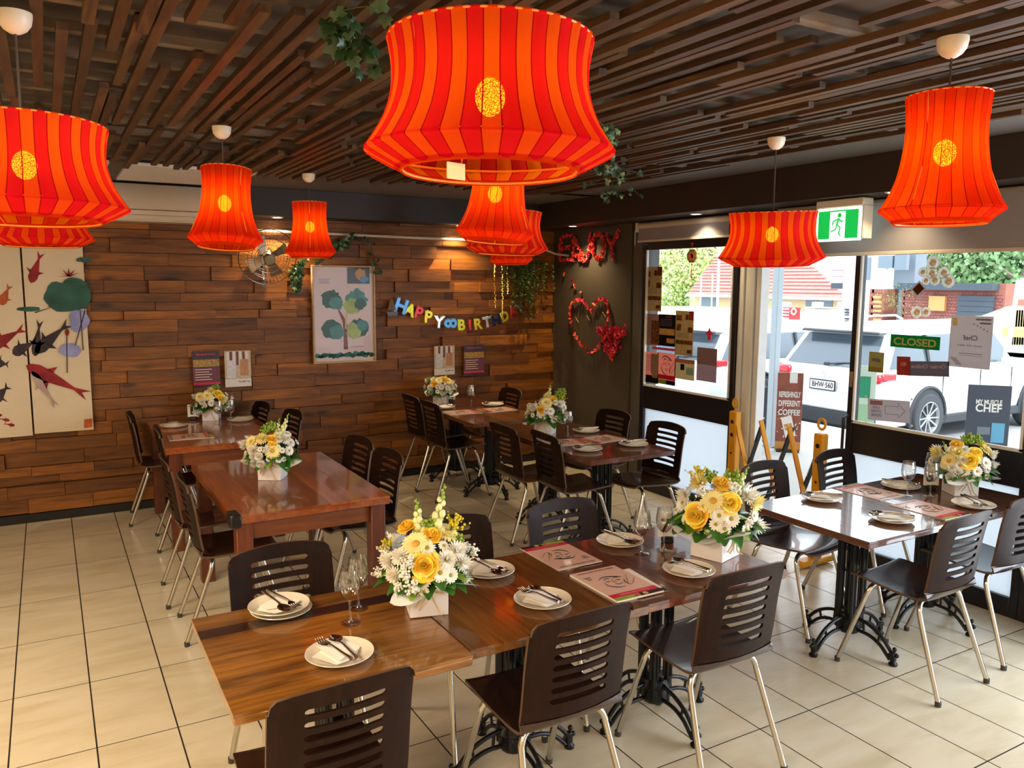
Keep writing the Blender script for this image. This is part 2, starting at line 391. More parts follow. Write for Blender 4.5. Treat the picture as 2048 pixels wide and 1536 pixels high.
# --- blinds
blind_m = mat('blind_cloth', '#93919a', .7, var=.03); roll_m = mat('blind_roll', '#cfc4b8', .5)
t = thing('roller_blind', 'narrow pale roller blind rolled up above the window with the red tassel charm', 'blind', (4.7, -1.95, 2.28), 0, 'roller blinds on the street side')
MB().tube([(0, .5, .035), (0, -.6, .035)], .032, 14).build('roller', roll_m, t)
MB().box((-.03, -.05, -.035), (.004, 1.06, .1)).build('blind_cloth', blind_m, t); MB().box((-.03, -.05, -.09), (.014, 1.08, .02), 0, .003).build('bottom_rail', roll_m, t)
MB().box((0, .52, .03), (.06, .02, .08), 0, .004).build('bracket', white_paint, t); MB().tube([(-.03, .53, 0), (-.03, .53, -.12)], .003, 6).build('pull_chain', alu, t)
t = thing('roller_blind', 'wide grey roller blind lowered a hand above the glass door with the CLOSED sign', 'blind', (4.68, -4.1, 2.2), 0, 'roller blinds on the street side')
MB().tube([(0, 1.1, .12), (0, -1.7, .12)], .035, 14).build('roller', roll_m, t)
MB().box((-.038, -.3, -.02), (.004, 2.78, .3)).build('blind_cloth', blind_m, t); MB().box((-.038, -.3, -.175), (.014, 2.8, .022), 0, .003).build('bottom_rail', roll_m, t)
# --- small lights in the soffits
lens_m = mat('downlight_lens', '#ffffff', .4, emit='#fff2da', estr=14)
for n, (x, y, zz, w, lb) in enumerate(((4.53, -.67, 2.36, 9, 'small round downlight above the red petal ENJOY lettering'), (4.55, -2.3, 2.36, 5, 'small round downlight above the narrow roller blind'),
        (4.45, -4.03, 2.36, 3.2, 'small round downlight between the exit sign and the tall lamp at right'), (1.93, -.14, 2.36, 11, 'small round downlight over the wall fan'), (3.62, -.14, 2.36, 11, 'small round downlight over the white pipe near the corner'))):
    t = thing('downlight', lb, 'light', (x, y, zz), 0, 'downlights in the dark soffit')
    MB().lathe([(.034, 0), (.036, -.004), (.046, -.004), (.05, 0)], 20).build('trim_ring', white_paint, t)
    MB().lathe([(0.0001, -.002), (.035, -.002)], 20).build('lens', lens_m, t, smooth=0)
    light('SPOT', 'downlight_beam', (0, 0, -.01), w*4.5, (1, .74, .4), .02, (0, 0, 0), spot=math.radians(120), parent=t, blend=.8)
# --- conduit along the boards
t = MB().tube([(1.55, -.055, 2.255), (4.35, -.055, 2.225)], .013, 10).tube([(4.35, -.055, 2.225), (4.5, -.06, 2.2), (4.6, -.08, 2.16), (4.7, -.12, 2.12), (4.735, -.3, 2.1)], .011, 8).build('conduit_pipe', mat('pvc_white', '#d8cdb8', .4))
tag(t, 'thin white conduit pipe running along the top of the plank wall', 'pipe')
# --- air conditioner
acm = mat('ac_plastic', '#d6cab8', .35)
t = thing('air_conditioner', 'long white split air conditioner under the ceiling, behind the hanging lamps', 'air conditioner', (.82, -.13, 2.28))
sec = [(-.1, 0), (.1, 0), (.1, .28), (-.06, .28), (-.115, .2), (-.125, .08), (-.115, .02)]
m = MB(); m.M = Matrix(((0, 0, 1, 0), (1, 0, 0, 0), (0, 1, 0, 0), (0, 0, 0, 1))); m.prism(sec, -.68, .68); m.build('casing', acm, t, smooth=30)
MB().box((0, -.128, .085), (1.34, .004, .004)).box((0, -.122, .045), (1.2, .004, .003)).build('panel_gap', black, t)
MB().box((.0, -.122, .03), (1.16, .012, .035), 0, .004).build('louvre', acm, t)
t = put('ceiling_cover_panel', MB().box((0, 0, 0), (.52, .9, .02), 0, .002).box((.0, .2, -.012), (.012, .012, .004)).mesh('panel', [white_paint]), None, (.36, -.85, 2.568)); tag(t, 'flat white cover panel on the ceiling above the air conditioner, left of the gap', 'panel', 'cover panels above the air conditioner')
t = put('ceiling_cover_panel', MB().box((0, 0, 0), (.8, .9, .02), 0, .002).box((-.12, .2, -.012), (.014, .014, .004)).box((.25, .2, -.012), (.014, .014, .004)).mesh('panel', [white_paint]), None, (1.12, -.85, 2.568)); tag(t, 'flat white cover panel with two screws on the ceiling, right of the gap', 'panel', 'cover panels above the air conditioner')
# ================================================================== pendant lamps
ora = fabric('orange_cloth', '#ff7008', face='#e0502a'); red = fabric('red_cloth', '#f02c12', face='#c0183c'); redt = fabric('deep_orange_cloth', '#ff4208', face='#c42a22'); ora2 = fabric('orange_cloth_b', '#ff5206', face='#d03c20')
bulb_m = mat('bulb_glow', '#ffffff', .3, emit='#ffc34a', estr=26)
wire_m = mat('lamp_wire', '#ff9a40', .4); cord_m = mat('lamp_cord', '#4a4038', .5); rose_m = mat('ceiling_rose', '#e6dccb', .35); seam_m = mat('seam_thread', '#7a1404', .7)
def shade_mesh(prof, n, mats, stripes):
    m = MB(); per = 4; N = n*per; vs = []
    for (r, z) in prof:
        for j in range(N):
            k = j % per; rr = r*(1-.014*(k < 2)+.006*(k == 3)); w = 2*pi*(j-k+(0, .075, .38, .69)[k]*4)/N; vs.append((rr*math.cos(w), rr*math.sin(w), z))
    fs = []; ms = []
    for i in range(len(prof)-1):
        for j in range(N): fs.append((i*N+j, i*N+(j+1) % N, (i+1)*N+(j+1) % N, (i+1)*N+j)); ms.append(2 if j % per == 0 else (j//per) % 2)
    m.add(vs, fs); m.m = ms
    return m.mesh('lamp_shade', mats, 60)
def spl(P, n=6):
    "smooth curve through profile points"
    o = []
    for i in range(len(P)-1):
        a, b, c, d = P[max(i-1, 0)], P[i], P[i+1], P[min(i+2, len(P)-1)]
        for k in range(n):
            t = k/n; o.append(tuple(.5*((2*b[q])+(-a[q]+c[q])*t+(2*a[q]-5*b[q]+4*c[q]-d[q])*t*t+(-a[q]+3*b[q]-3*c[q]+d[q])*t**3) for q in range(len(a))))
    o.append(P[-1]); return o
tallP = spl([(.112, .32), (.106, .25), (.108, .18), (.121, .1), (.143, .04), (.166, .0)])+spl([(.165, -.003), (.145, -.018), (.122, -.038)], 3)
wideP = spl([(.205, .215), (.196, .165), (.197, .113), (.212, .062), (.232, .026), (.25, .0)])+spl([(.249, -.004), (.215, -.022), (.178, -.04)], 3)
seamf = fabric('seam_cloth', '#a81404', 0, .5)
tall_me = shade_mesh(tallP, 26, [ora2, redt, seamf], True); wide_me = shade_mesh(wideP, 42, [ora, red, seamf], True)
def rings(prof_top, prof_bot, rmid, zmid):
    m = MB()
    for (r, z) in (prof_top, prof_bot, (rmid, zmid)): m.tube([(r*math.cos(2*pi*j/40), r*math.sin(2*pi*j/40), z) for j in range(40)], .0025, 6, closed=True)
    for k in range(3):
        w = 2*pi*k/3+.5; m.tube([(q*math.cos(w), q*math.sin(w), zz) for q, zz in (prof_top, (prof_top[0]*.9, prof_top[1]*.5), (rmid, zmid), prof_bot)], .002, 5)
    r, z = prof_top
    for k in range(3): w = 2*pi*k/3; m.tube([(0, 0, z-.02), (r*math.cos(w), r*math.sin(w), z)], .002, 6)
    return m.mesh('wire_frame', wire_m)
tall_w = rings((.11, .318), (.12, -.037), .16, .0); wide_w = rings((.202, .213), (.176, -.037), .244, .0)
bulb_me = MB().ball((0, 0, 0), .03, 14, 10, 0, (1, 1, 1.25)).mesh('bulb', bulb_m)
sock_me = MB().lathe([(.0001, .1), (.012, .1), (.018, .09), (.019, .03), (.014, .026)], 14).mesh('socket', cord_m)
hem = {}
for kind_, (r1, z1) in (('tall', (.122, -.038)), ('wide', (.178, -.038))):
    hem[kind_] = MB().lathe([(r1+.001, z1), (r1+.008, z1+.009), (r1+.008, z1+.004), (r1, z1-.004)], 60).mesh('hem', fabric('hem_cloth', '#e85010'))
def pendant(kind, x, y, zb, label, tilt=(0, 0)):
    t = thing('pendant_lamp', label, 'lamp', (x, y, zb), 0, 'orange and red fabric pendant lamps')
    top = .32 if kind == 'tall' else .215
    s = put('lamp_shade', tall_me if kind == 'tall' else wide_me, t, (0, 0, 0), (tilt[0], tilt[1], x*7))
    put('wire_frame', tall_w if kind == 'tall' else wide_w, s); put('hem', hem[kind], s)
    zr = 2.53-zb
    MB().tube([(0, 0, top-.05), (0, 0, zr-.03)], .0035, 6).build('cord', cord_m, t)
    MB().lathe([(.0001, zr-.055), (.014, zr-.053), (.028, zr-.044), (.038, zr-.03), (.042, zr-.01), (.042, zr)], 20).build('ceiling_rose', rose_m, t)
    zbulb = top*.5
    put('bulb', bulb_me, t, (0, 0, zbulb)); put('socket', sock_me, t, (0, 0, zbulb+.01))
    if zbulb+.1 < top-.05: MB().tube([(0, 0, zbulb+.1), (0, 0, top-.045)], .0035, 6).build('inner_cord', cord_m, t)
    light('POINT', 'bulb_light', (0, 0, zbulb-.0), 3.4 if kind == 'wide' else 2.0, (1, .66, .28), .03, parent=t)
    return t
L_ = [('wide', 1.02, -5.535, 2.1, 'largest wide orange and red striped lamp, hanging nearest, top centre'),
      ('tall', 1.874, -4.0, 2.045, 'tall flared orange lamp directly behind the largest striped lamp'),
      ('wide', 2.664, -2.71, 2.045, 'wide red striped lamp half hidden behind a tall lamp near the corner'),
      ('tall', 3.304, -1.65, 2.01, 'farthest small lamp, only its flared hem showing above the green hanging plant'),
      ('wide', .2, -4.45, 2.035, 'wide orange striped lamp cut off by the left edge of the photo'),
      ('wide', .231, -1.98, 2.055, 'wide striped lamp lower down at left, over the koi fish hanging'),
      ('tall', .962, -3.09, 2.03, 'tall flared orange lamp in front of the air conditioner'),
      ('tall', 1.757, -1.69, 2.03, 'tall flared orange lamp hanging just above the framed tree poster'),
      ('tall', 2.485, -5.565, 2.055, 'tall flared orange lamp nearest the right edge, left of nothing but the blind'),
      ('wide', 3.297, -4.2, 1.968, 'wide red striped lamp hanging in front of the exit sign')]
for k, a in enumerate(L_): pendant(a[0], a[1], a[2], a[3], a[4] if k != 8 else 'tall flared orange lamp at upper right, in front of the grey blind', ((.0, .02), (.05, .06), (0, .03), (.02, 0), (0, .03), (0, .02), (-.05, .09), (0, 0), (0, 0), (.03, .06))[k])
# the tag left on the big lamp, red fitting on the one by the exit sign
big = [o for o in COL.objects if o.name == 'pendant_lamp'][0]
MB().box((-.12, -.09, -.055), (.045, .002, .03), 0, 0, Matrix.Rotation(.3, 3, 'Z')).build('care_tag', mat('paper_tag', '#f2d79a', .7), big)
# ================================================================== chairs
chair_w = wood('dark_stained_ply', '#170c08', '#2a1710', .45, coat=.0, grain='Z', rnd=.12, bump=.05)
chair_w.node_tree.nodes['Principled BSDF'].inputs['Specular IOR Level'].default_value = .12
chair_s = wood('dark_stained_ply_seat', '#22130e', '#382019', .25, coat=.5, grain='Y', rnd=.12, bump=.04)
chair_e = mat('ply_edge', '#57402f', .5); chrome = mat('chrome_tube', '#c9c4bb', .18, 1.0, var=.05); cap_m = mat('foot_cap', '#3b3634', .5)
def profile(v):
    "v: 0 front edge of seat .. 1 top of back -> (y, z) of the bent sheet, facing +y"
    P = PROF; t = v*(len(P)-1); i = min(int(t), len(P)-2); f = t-i; return (P[i][0]*(1-f)+P[i+1][0]*f, P[i][1]*(1-f)+P[i+1][1]*f)
PROF = spl([(.215, .442), (.19, .455), (.1, .45), (0, .442), (-.1, .438), (-.15, .442), (-.185, .465), (-.198, .51), (-.207, .57), (-.224, .7), (-.252, .84)], 4)
def sheet_grid(m, rows, T=.009):
    "rows: list of (list of (x, y, z)) with None gaps; builds a two-sided sheet with rims"
def make_chair():
    t = thing('dining_chair', 'x', 'chair', (0, 0, 0))
    # seat
    m = MB(); nS = 26; W = .2
    def sw(v): return W*(.93+.07*math.sin(min(v*2.2, 1)*pi/2))
    cols = [-1, -.92, -.75, -.4, 0, .4, .75, .92, 1]
    def seat_pt(i, j, off):
        y, z = PROF[i]; x = cols[j]*sw(i/nS)
        if i < 3: x *= (.9, .96, .99)[i]
        z += .012*(abs(cols[j])**2)*(1 if i < 20 else max(0, 1-(i-20)/5)) - off*(1 if i < 21 else .4)
        y2 = y - off*(0 if i < 20 else .9)
        if i > 22: y2 += .03*(cols[j]**2)*(i-22)/4
        return (x, y2, z)
    nc = len(cols); T = .011
    top = [seat_pt(i, j, 0) for i in range(nS+1) for j in range(nc)]; bot = [seat_pt(i, j, T) for i in range(nS+1) for j in range(nc)]
    fs = []; ms = []
    for i in range(nS):
        for j in range(nc-1): a = i*nc+j; b = len(top)+a; fs += [(a, a+nc, a+nc+1, a+1), (b, b+1, b+nc+1, b+nc)]; ms += [0, 0]
        for j in (0, nc-1):
            a = i*nc+j; b = len(top)+a; fs.append((a, b, b+nc, a+nc) if j == 0 else (a, a+nc, b+nc, b)); ms.append(1)
    for j in range(nc-1): a = j; b = len(top)+a; fs.append((a, a+1, b+1, b)); ms.append(1)
    m.add(top+bot, fs); m.m = ms; m.build('seat', [chair_s, chair_e], t, smooth=50)
    # back with seven slots
    m = MB(); z0, z1 = PROF[nS][1], .84; wB = .197; xs = .1; r = .0102
    slots = [.545+.0385*k for k in range(7)]
    rows = []      # (z, inset of hole edge or None)
    rows.append((z0, None, 0)); rows.append((z0+.03, None, 0))
    for c in slots:
        for q in (-1, -.6, 0, .6, 1): rows.append((c+q*r, xs+math.sqrt(max(0, 1-q*q))*r, 1 if q < 1 else 0))
    for q in (.25, .5, .75, 1): rows.append((slots[-1]+r+(z1-slots[-1]-r)*q, None, 0))
    sid = [1, .965, .9, .8]; mid = [.75, .5, .25, 0]
    def ztop(x): a = abs(x)/wB; base = .018*(1-a*a); rc = .16; return z1-.018+base-(.035*(1-math.sqrt(max(0, 1-((a-(1-rc))/rc)**2))) if a > 1-rc else 0)
    def backy(z): 
        for i in range(nS, len(PROF)-1):
            if PROF[i][1] <= z <= PROF[i+1][1]+1e-6: f = (z-PROF[i][1])/(PROF[i+1][1]-PROF[i][1]); return PROF[i][0]*(1-f)+PROF[i+1][0]*f
        return PROF[-1][0]-.2*(z-PROF[-1][1])
    ny = []; 
    for (z, hx, h) in rows:
        e = hx if hx else xs; xsr = [wB*1, wB*.97, wB*.9, e+(wB*.9-e)*.5, e]+[e*.66, e*.33, 0]; ny.append([-x for x in xsr]+xsr[-2::-1])
    nc = len(ny[0]); zs_ = slots[-1]+r
    def pt(i, j, off):
        z = rows[i][0]; x = ny[i][j]
        if z > zs_: z = zs_+(z-zs_)/(z1-zs_)*(ztop(x)-zs_)
        y = backy(rows[i][0])+.034*(x/wB)**2; return (x, y-off, z)
    n1 = len(rows); A = [pt(i, j, 0) for i in range(n1) for j in range(nc)]; Bk = [pt(i, j, .0105) for i in range(n1) for j in range(nc)]
    fs = []; ms = []
    for i in range(n1-1):
        for j in range(nc-1):
            a = i*nc+j; b = len(A)+a
            hole = rows[i][2] and 4 <= j < nc-5
            if hole: continue
            fs += [(a, a+1, a+nc+1, a+nc), (b, b+nc, b+nc+1, b+1)]; ms += [0, 0]
        if rows[i][2]:
            for j in (4, nc-5): a = i*nc+j; b = len(A)+a; fs.append((a, a+nc, b+nc, b) if j == 4 else (a, b, b+nc, a+nc)); ms.append(0)
        for j in (0, nc-1): a = i*nc+j; b = len(A)+a; fs.append((a, a+nc, b+nc, b) if j else (a, b, b+nc, a+nc)); ms.append(1)
        for up in (0, 1):
            if rows[i][2] and not (rows[i-1][2] if up == 0 else rows[i+1][2]):
                ii = i if up == 0 else i+1
                for j in range(4, nc-5): a = ii*nc+j; b = len(A)+a; fs.append((a, a+1, b+1, b)); ms.append(0)
    i = n1-1
    for j in range(nc-1): a = i*nc+j; b = len(A)+a; fs.append((a, a+1, b+1, b)); ms.append(1)
    m.add(A+Bk, fs); m.m = ms; m.build('backrest', [chair_w, chair_e], t, smooth=50)
    for sy in (1, -1):
        for sx in (1, -1):
            y0 = .115*sy; P = spl([(0, y0, .424), (sx*.09, y0, .424), (sx*.138, y0+.004*sy, .418), (sx*.163, y0+.012*sy, .39), (sx*.172, y0+.03*sy, .33), (sx*.2, .245*sy if sy > 0 else -.262, .014)], 4)
            l = MB().tube(P, .0115, 10).build('leg', chrome, t)
            e = P[-1]; MB().lathe([(.0001, 0), (.0135, 0), (.014, .022), (.0115, .024)], 10, (e[0], e[1], 0)).build('foot_cap', cap_m, l)
    MB().box((0, 0, .424), (.05, .24, .012), 0, .003).build('seat_bracket', chrome, t)
    return t
CH = make_chair(); CHU = [False]
def chair(x, y, face, label, group, jit=0):
    "x, y: centre; face: direction the sitter looks"
    rz = {'+y': 0, '-y': pi, '+x': -pi/2, '-x': pi/2}[face]+jit
    if not CHU[0]: CHU[0] = True; CH.location = (x, y, 0); CH.rotation_euler = (0, 0, rz); CH['label'] = label; CH['group'] = group; return
    dup(CH, (x, y, 0), rz, label, group)
b = .252
G1 = 'chairs at the long front table'; G2 = 'chairs at the window table'; G3 = 'chairs at the timber tables on the left'; G4 = 'chairs at the tables by the plank wall and dark column'
for a in ((.825, -5.13+b, '+y', 'nearest slatted chair, its back to the viewer at the left end of the front table', G1, .04),
          (1.615, -5.07+b, '+y', 'slatted chair with its back to the viewer, middle of the front table near side', G1, .03),
          (2.355, -5.045+b, '+y', 'slatted chair on the near side of the front table before the smaller bouquet', G1, 0),
          (.955, -3.965-b, '-y', 'slatted chair on the far side of the front table behind the stacked plates', G1, .04),
          (1.67, -3.94-b, '-y', 'chair mostly hidden behind the largest bouquet on the front table', G1, 0),
          (2.25, -3.95-b, '-y', 'slatted chair on the far side of the front table behind the two pink menus', G1, .05),
          (3.71, -5.04+b, '+y', 'slatted chair with its back to the viewer at the near side of the window table', G2, .04),
          (4.32, -5.0+b, '+y', 'chair cut off by the right edge of the photo at the window table', G2, 0),
          (3.71, -3.83-b, '-y', 'slatted chair with shiny seat on the far side of the window table, left one', G2, .1),
          (4.34, -3.81-b, '-y', 'slatted chair on the far side of the window table, right one, before the yellow barrier', G2, .12),
          (.71+b, -.33, '+x', 'chair left of the far timber table, closest to the koi hanging', G3, -.1),
          (.82+b, -1.06, '+x', 'second chair left of the far timber table, nearer the viewer', G3, -.08),
          (.745+b, -2.09, '+x', 'chair left of the bare timber table, the one farther from the viewer', G3, -.05),
          (.765+b, -2.64, '+x', 'chair left of the bare timber table, beside the black corner guard', G3, -.05),
          (1.965-b, -2.1, '-x', 'chair right of the bare timber table, the farther one', G3, .1),
          (1.98-b, -2.56, '-x', 'chair right of the bare timber table, the nearer one', G3, .06),
          (1.76-b, -.28, '-x', 'chair right of the far timber table, against the plank wall', G3, .1),
          (1.88-b, -.8, '-x', 'chair right of the far timber table, behind the bouquet on the bare timber table', G3, .1),
          (2.98+b, -.37, '+x', 'chair left of the far corner table, closest to the plank wall', G4, 0),
          (2.97+b, -.82, '+x', 'chair left of the far corner table, nearer the viewer', G4, 0),
          (2.97+b, -2.08, '+x', 'chair left of the middle table by the dark column, farther one', G4, 0),
          (3.07+b, -2.49, '+x', 'chair left of the middle table by the dark column, nearer one', G4, -.06),
          (4.03-b, -.45, '-x', 'chair right of the far corner table, under the dark plum print', G4, 0),
          (4.1-b, -1.98, '-x', 'chair right of the middle table, in front of the dark column', G4, .06),
          (4.09-b, -2.61, '-x', 'chair right of the middle table, standing against the bright frosted glass', G4, .02)): chair(*a)
chair(2.13, -6.40, '-y', 'chair of which only the top of the back shows at the bottom right corner', G1, .2)
# ================================================================== tables
top_mats = {'a': wood('lacquered_blackbutt', '#42230a', '#a06824', .3, coat=.9, grain='X', rnd=.32, knots=True), 'b': wood('lacquered_blackbutt_y', '#43230a', '#8f5a20', .3, coat=.9, grain='Y', rnd=.25, knots=True),
            'c': wood('lacquered_redwood_y', '#431c0f', '#85482a', .3, coat=.9, grain='Y', rnd=.3), 'd': wood('lacquered_dark_y', '#35170d', '#6d3c22', .26, coat=1, grain='Y', rnd=.25)}
dark_strip = wood('dark_board', '#28120d', '#3a1c14', .3, coat=.9, grain='X', rnd=.05)
iron = mat('cast_iron', '#15161a', .35, .3)
def tabletop(t, x0, x1, y0, y1, z, th, key, n, along, darkat=None, edge=None):
    cx, cy = (x0+x1)/2-t.location.x, (y0+y1)/2-t.location.y; lx, ly = x1-x0, y1-y0; em = top_mats[key]
    base = MB().box((cx, cy, z-th/2-.004), (lx-.002, ly-.002, th-.008), 0, .004).build('tabletop', em, t)
    W = ly if along == 'X' else lx; ws = [1]*n if isinstance(n, int) else n; tot = sum(ws); o = 0
    for k, w in enumerate(ws):
        w = w/tot*W; c = -W/2+o+w/2; o += w
        d = (lx, w-.0012, .01) if along == 'X' else (w-.0012, ly, .01)
        p = MB().box((0, 0, 0), d).build('plank', dark_strip if darkat == k else em, base, loc=(cx, cy+c, z-.005) if along == 'X' else (cx+c, cy, z-.005))
    return base
def iron_base_parts():
    r = {}
    c = MB()
    for k in range(4):
        w = pi/4+k*pi/2; x, y = .052*math.cos(w), .052*math.sin(w)
        c.tube([(x, y, .1), (x, y, .17), (x, y, .19), (x, y, .62), (x, y, .66), (x, y, .68)], [.016, .016, .012, .012, .016, .016], 8)
        for s in (-.010, .010): c.tube([(x+s, y-s, .19), (x+s, y-s, .64)], .0065, 6)
    for zz in (.2, .4, .6): c.box((0, 0, zz), (.06, .06, .012))
    r['column'] = c.mesh('column', iron)
    h = MB().lathe([(.0001, .08), (.05, .08), (.06, .1), (.058, .14), (.07, .155), (.05, .18), (.0001, .19)], 12); r['hub'] = h.mesh('hub', iron)
    # arched leg along +x, flat casting with an open slot
    l = MB()
    up = spl([(.04, .165), (.12, .15), (.19, .115), (.245, .06), (.262, .03)], 5); lo = spl([(.05, .10), (.12, .098), (.18, .075), (.225, .035), (.24, .02)], 5)
    for P in (up, lo): l.tube([(x, 0, z) for x, z in P], .009, 8)
    for k in (3, 9, 15): l.tube([(up[k][0], 0, up[k][1]), (lo[k][0], 0, lo[k][1])], .006, 6)
    l.box((.255, 0, .045), (.03, .026, .05), 0, .006); l.ball((.275, 0, .055), .011); l.ball((.262, 0, .083), .011); l.ball((.045, 0, .172), .016)
    r['leg'] = l.mesh('leg', iron)
    f = MB().lathe([(.0001, 0), (.02, 0), (.022, .01), (.012, .02), (.008, .03)], 12, (.258, 0, 0)); r['foot'] = f.mesh('foot', iron)
    p = MB().box((0, 0, .685), (.36, .05, .012), 0, .002).box((0, 0, .685), (.05, .36, .012), 0, .002); r['top_plate'] = p.mesh('top_plate', iron)
    return r
IB = iron_base_parts()
def iron_base(t, x, y):
    put('column', IB['column'], t, (x, y, 0)); put('hub', IB['hub'], t, (x, y, 0)); put('top_plate', IB['top_plate'], t, (x, y, 0), (0, 0, pi/4))
    for k in range(4): l = put('leg', IB['leg'], t, (x, y, 0), (0, 0, k*pi/2)); put('foot', IB['foot'], l)
TZ = .725
def cafe_table(x0, x1, y0, y1, label, key, n, along, group, darkat=None, bx=.04, by=.06, z=TZ):
    t = thing('cafe_table', label, 'table', ((x0+x1)/2, (y0+y1)/2, 0), 0, group)
    tabletop(t, x0, x1, y0, y1, z, .034, key, n, along, darkat); iron_base(t, bx, by); return t
cafe_table(.585, 1.283, -4.95, -4.262, 'left end section of the long front table, boards running lengthwise with one dark board', 'a', [1, 1.1, .9, 1.1, .55, .9], 'X', 'sections of the long front table', 4)
cafe_table(1.286, 1.984, -4.925, -4.235, 'middle section of the long front table, under the largest bouquet and pink menus', 'b', 6, 'Y', 'sections of the long front table', z=TZ+.003)
cafe_table(1.987, 2.69, -4.91, -4.22, 'right end section of the long front table, under the small bouquet and number stand', 'c', 7, 'Y', 'sections of the long front table')
cafe_table(3.27, 3.96, -4.85, -4.15, 'left half of the window table, glaring with daylight, two place settings', 'd', 6, 'Y', 'sections of the window table', bx=.08, by=.04)
cafe_table(3.965, 4.66, -4.86, -4.16, 'right half of the window table against the glass, with bouquet and wine glasses', 'd', 6, 'Y', 'sections of the window table')
cafe_table(3.1, 3.79, -.72, -.05, 'dark wooden corner table against the plank wall, far half', 'd', 5, 'Y', 'tables in the far corner')
cafe_table(3.1, 3.79, -1.42, -.725, 'dark wooden corner table, near half with two menus', 'b', 5, 'Y', 'tables in the far corner', bx=.08, by=.12)
cafe_table(3.14, 3.83, -2.25, -1.57, 'middle table by the dark column, far half with a bouquet', 'd', 5, 'Y', 'tables in the far corner')
cafe_table(3.14, 3.83, -2.96, -2.255, 'middle table by the dark column, near half with two plates', 'd', 5, 'Y', 'tables in the far corner', bx=.06, by=.08)
tim = wood('timber_leg', '#4a2010', '#7a3a1a', .4, coat=.3, grain='Z', rnd=.15); apr = wood('timber_apron', '#5a2a12', '#8a4a20', .4, coat=.3, grain='X', rnd=.1); aprY = wood('timber_apron_side', '#5a2a12', '#8a4a20', .4, coat=.3, grain='Y', rnd=.1)
top_mats['e'] = wood('lacquered_jarrah_y', '#742f12', '#ab5b26', .28, coat=.9, grain='Y', rnd=.3)
def timber_table(x0, x1, y0, y1, label, n):
    cx, cy = (x0+x1)/2, (y0+y1)/2; t = thing('timber_table', label, 'table', (cx, cy, 0), 0, 'solid timber tables on the left')
    tabletop(t, x0, x1, y0, y1, TZ, .045, 'e', n, 'Y'); hx, hy = (x1-x0)/2-.06, (y1-y0)/2-.06
    for sx in (-1, 1):
        for sy in (-1, 1): MB().box((sx*hx, sy*hy, .34), (.078, .078, .68), 0, .004).build('leg', tim, t)
        MB().box((sx*hx, 0, .63), (.026, 2*hy-.08, .085), 0, .002).build('apron', aprY, t)
    for sy in (-1, 1): MB().box((0, sy*hy, .63), (2*hx-.08, .026, .085), 0, .002).build('apron', apr, t)
    return t
timber_table(.86, 1.66, -1.3, -.14, 'far solid timber table standing against the plank wall', 5)
tt = timber_table(.935, 1.735, -3.12, -1.87, 'bare solid timber table with a single bouquet and a black corner guard', 5)
MB().box((-.385, -.585, .70), (.05, .11, .065), 0, .006).build('corner_guard', black, tt)
# ================================================================== tableware
china = mat('china', '#efe5d3', .12, coat=.4); steel = mat('cutlery_steel', '#b9aea6', .14, 1.0); paper_w = mat('napkin_paper', '#fbf4ea', .75, var=.03, scale=20)
wine_m, _nt, _p, _o = new('wine_glass')
_t = nd(_nt, 'ShaderNodeBsdfTransparent'); _t.inputs[0].default_value = (.985, .99, .985, 1); _g = nd(_nt, 'ShaderNodeBsdfGlossy', i_Roughness=.02); _x = nd(_nt, 'ShaderNodeMixShader'); _l = nd(_nt, 'ShaderNodeLayerWeight', i_Blend=.3); _q = nd(_nt, 'ShaderNodeMath', operation='POWER'); _q.inputs[1].default_value = 1.2; _w = nd(_nt, 'ShaderNodeMapRange'); _w.inputs['To Min'].default_value = .09; _w.inputs['To Max'].default_value = .85
_nt.links.new(_l.outputs['Facing'], _q.inputs[0]); _nt.links.new(_q.outputs[0], _w.inputs[0]); _nt.links.new(_w.outputs[0], _x.inputs[0])
_nt.links.new(_t.outputs[0], _x.inputs[1]); _nt.links.new(_g.outputs[0], _x.inputs[2]); _nt.links.new(_x.outputs[0], _o.inputs[0])
plate_me = MB().lathe([(.0001, .004), (.06, .004), (.068, .006), (.098, .017), (.101, .0185), (.102, .017), (.098, .013), (.068, .001), (.06, 0), (.0001, 0)], 48).mesh('plate', china, 60)
nap = MB(); nap.add([(-.07, -.045, .016), (.0, -.06, .008), (.065, -.035, .012), (.075, .05, .02), (.01, .06, .010), (-.06, .05, .017), (-.005, 0, .013)], [(0, 1, 6), (1, 2, 6), (2, 3, 6), (3, 4, 6), (4, 5, 6), (5, 0, 6)])
nap.add([(-.055, -.04, .02), (.04, -.045, .0165), (.06, .0, .018), (-.01, .072, .023), (.0, .0, .021)], [(0, 1, 4), (1, 2, 4), (2, 3, 4), (3, 0, 4)]); nap_me = nap.mesh('napkin', paper_w, 20)
def spoon_mesh():
    m = MB(); P = [(0, -.085, .0), (0, -.04, .002), (0, .01, .005), (0, .03, .003)]
    m.tube(P, [.0052, .0036, .0026, .003], 8)
    m.grid(lambda a, b: ((.0195*math.sin(pi*a)**.8)*math.cos(2*pi*b)*1.0 if 0 else .0185*math.sin(pi*min(max(a, .02), .98))**.75*(b*2-1), .03+.058*a, .004-.007*math.sin(pi*a)*(1-(b*2-1)**2)), 10, 8)
    m.grid(lambda a, b: (.0185*math.sin(pi*min(max(a, .02), .98))**.75*(1-b*2), .03+.058*a, .0032-.007*math.sin(pi*a)*(1-(b*2-1)**2)), 10, 8)
    return m.mesh('spoon', steel, 60)
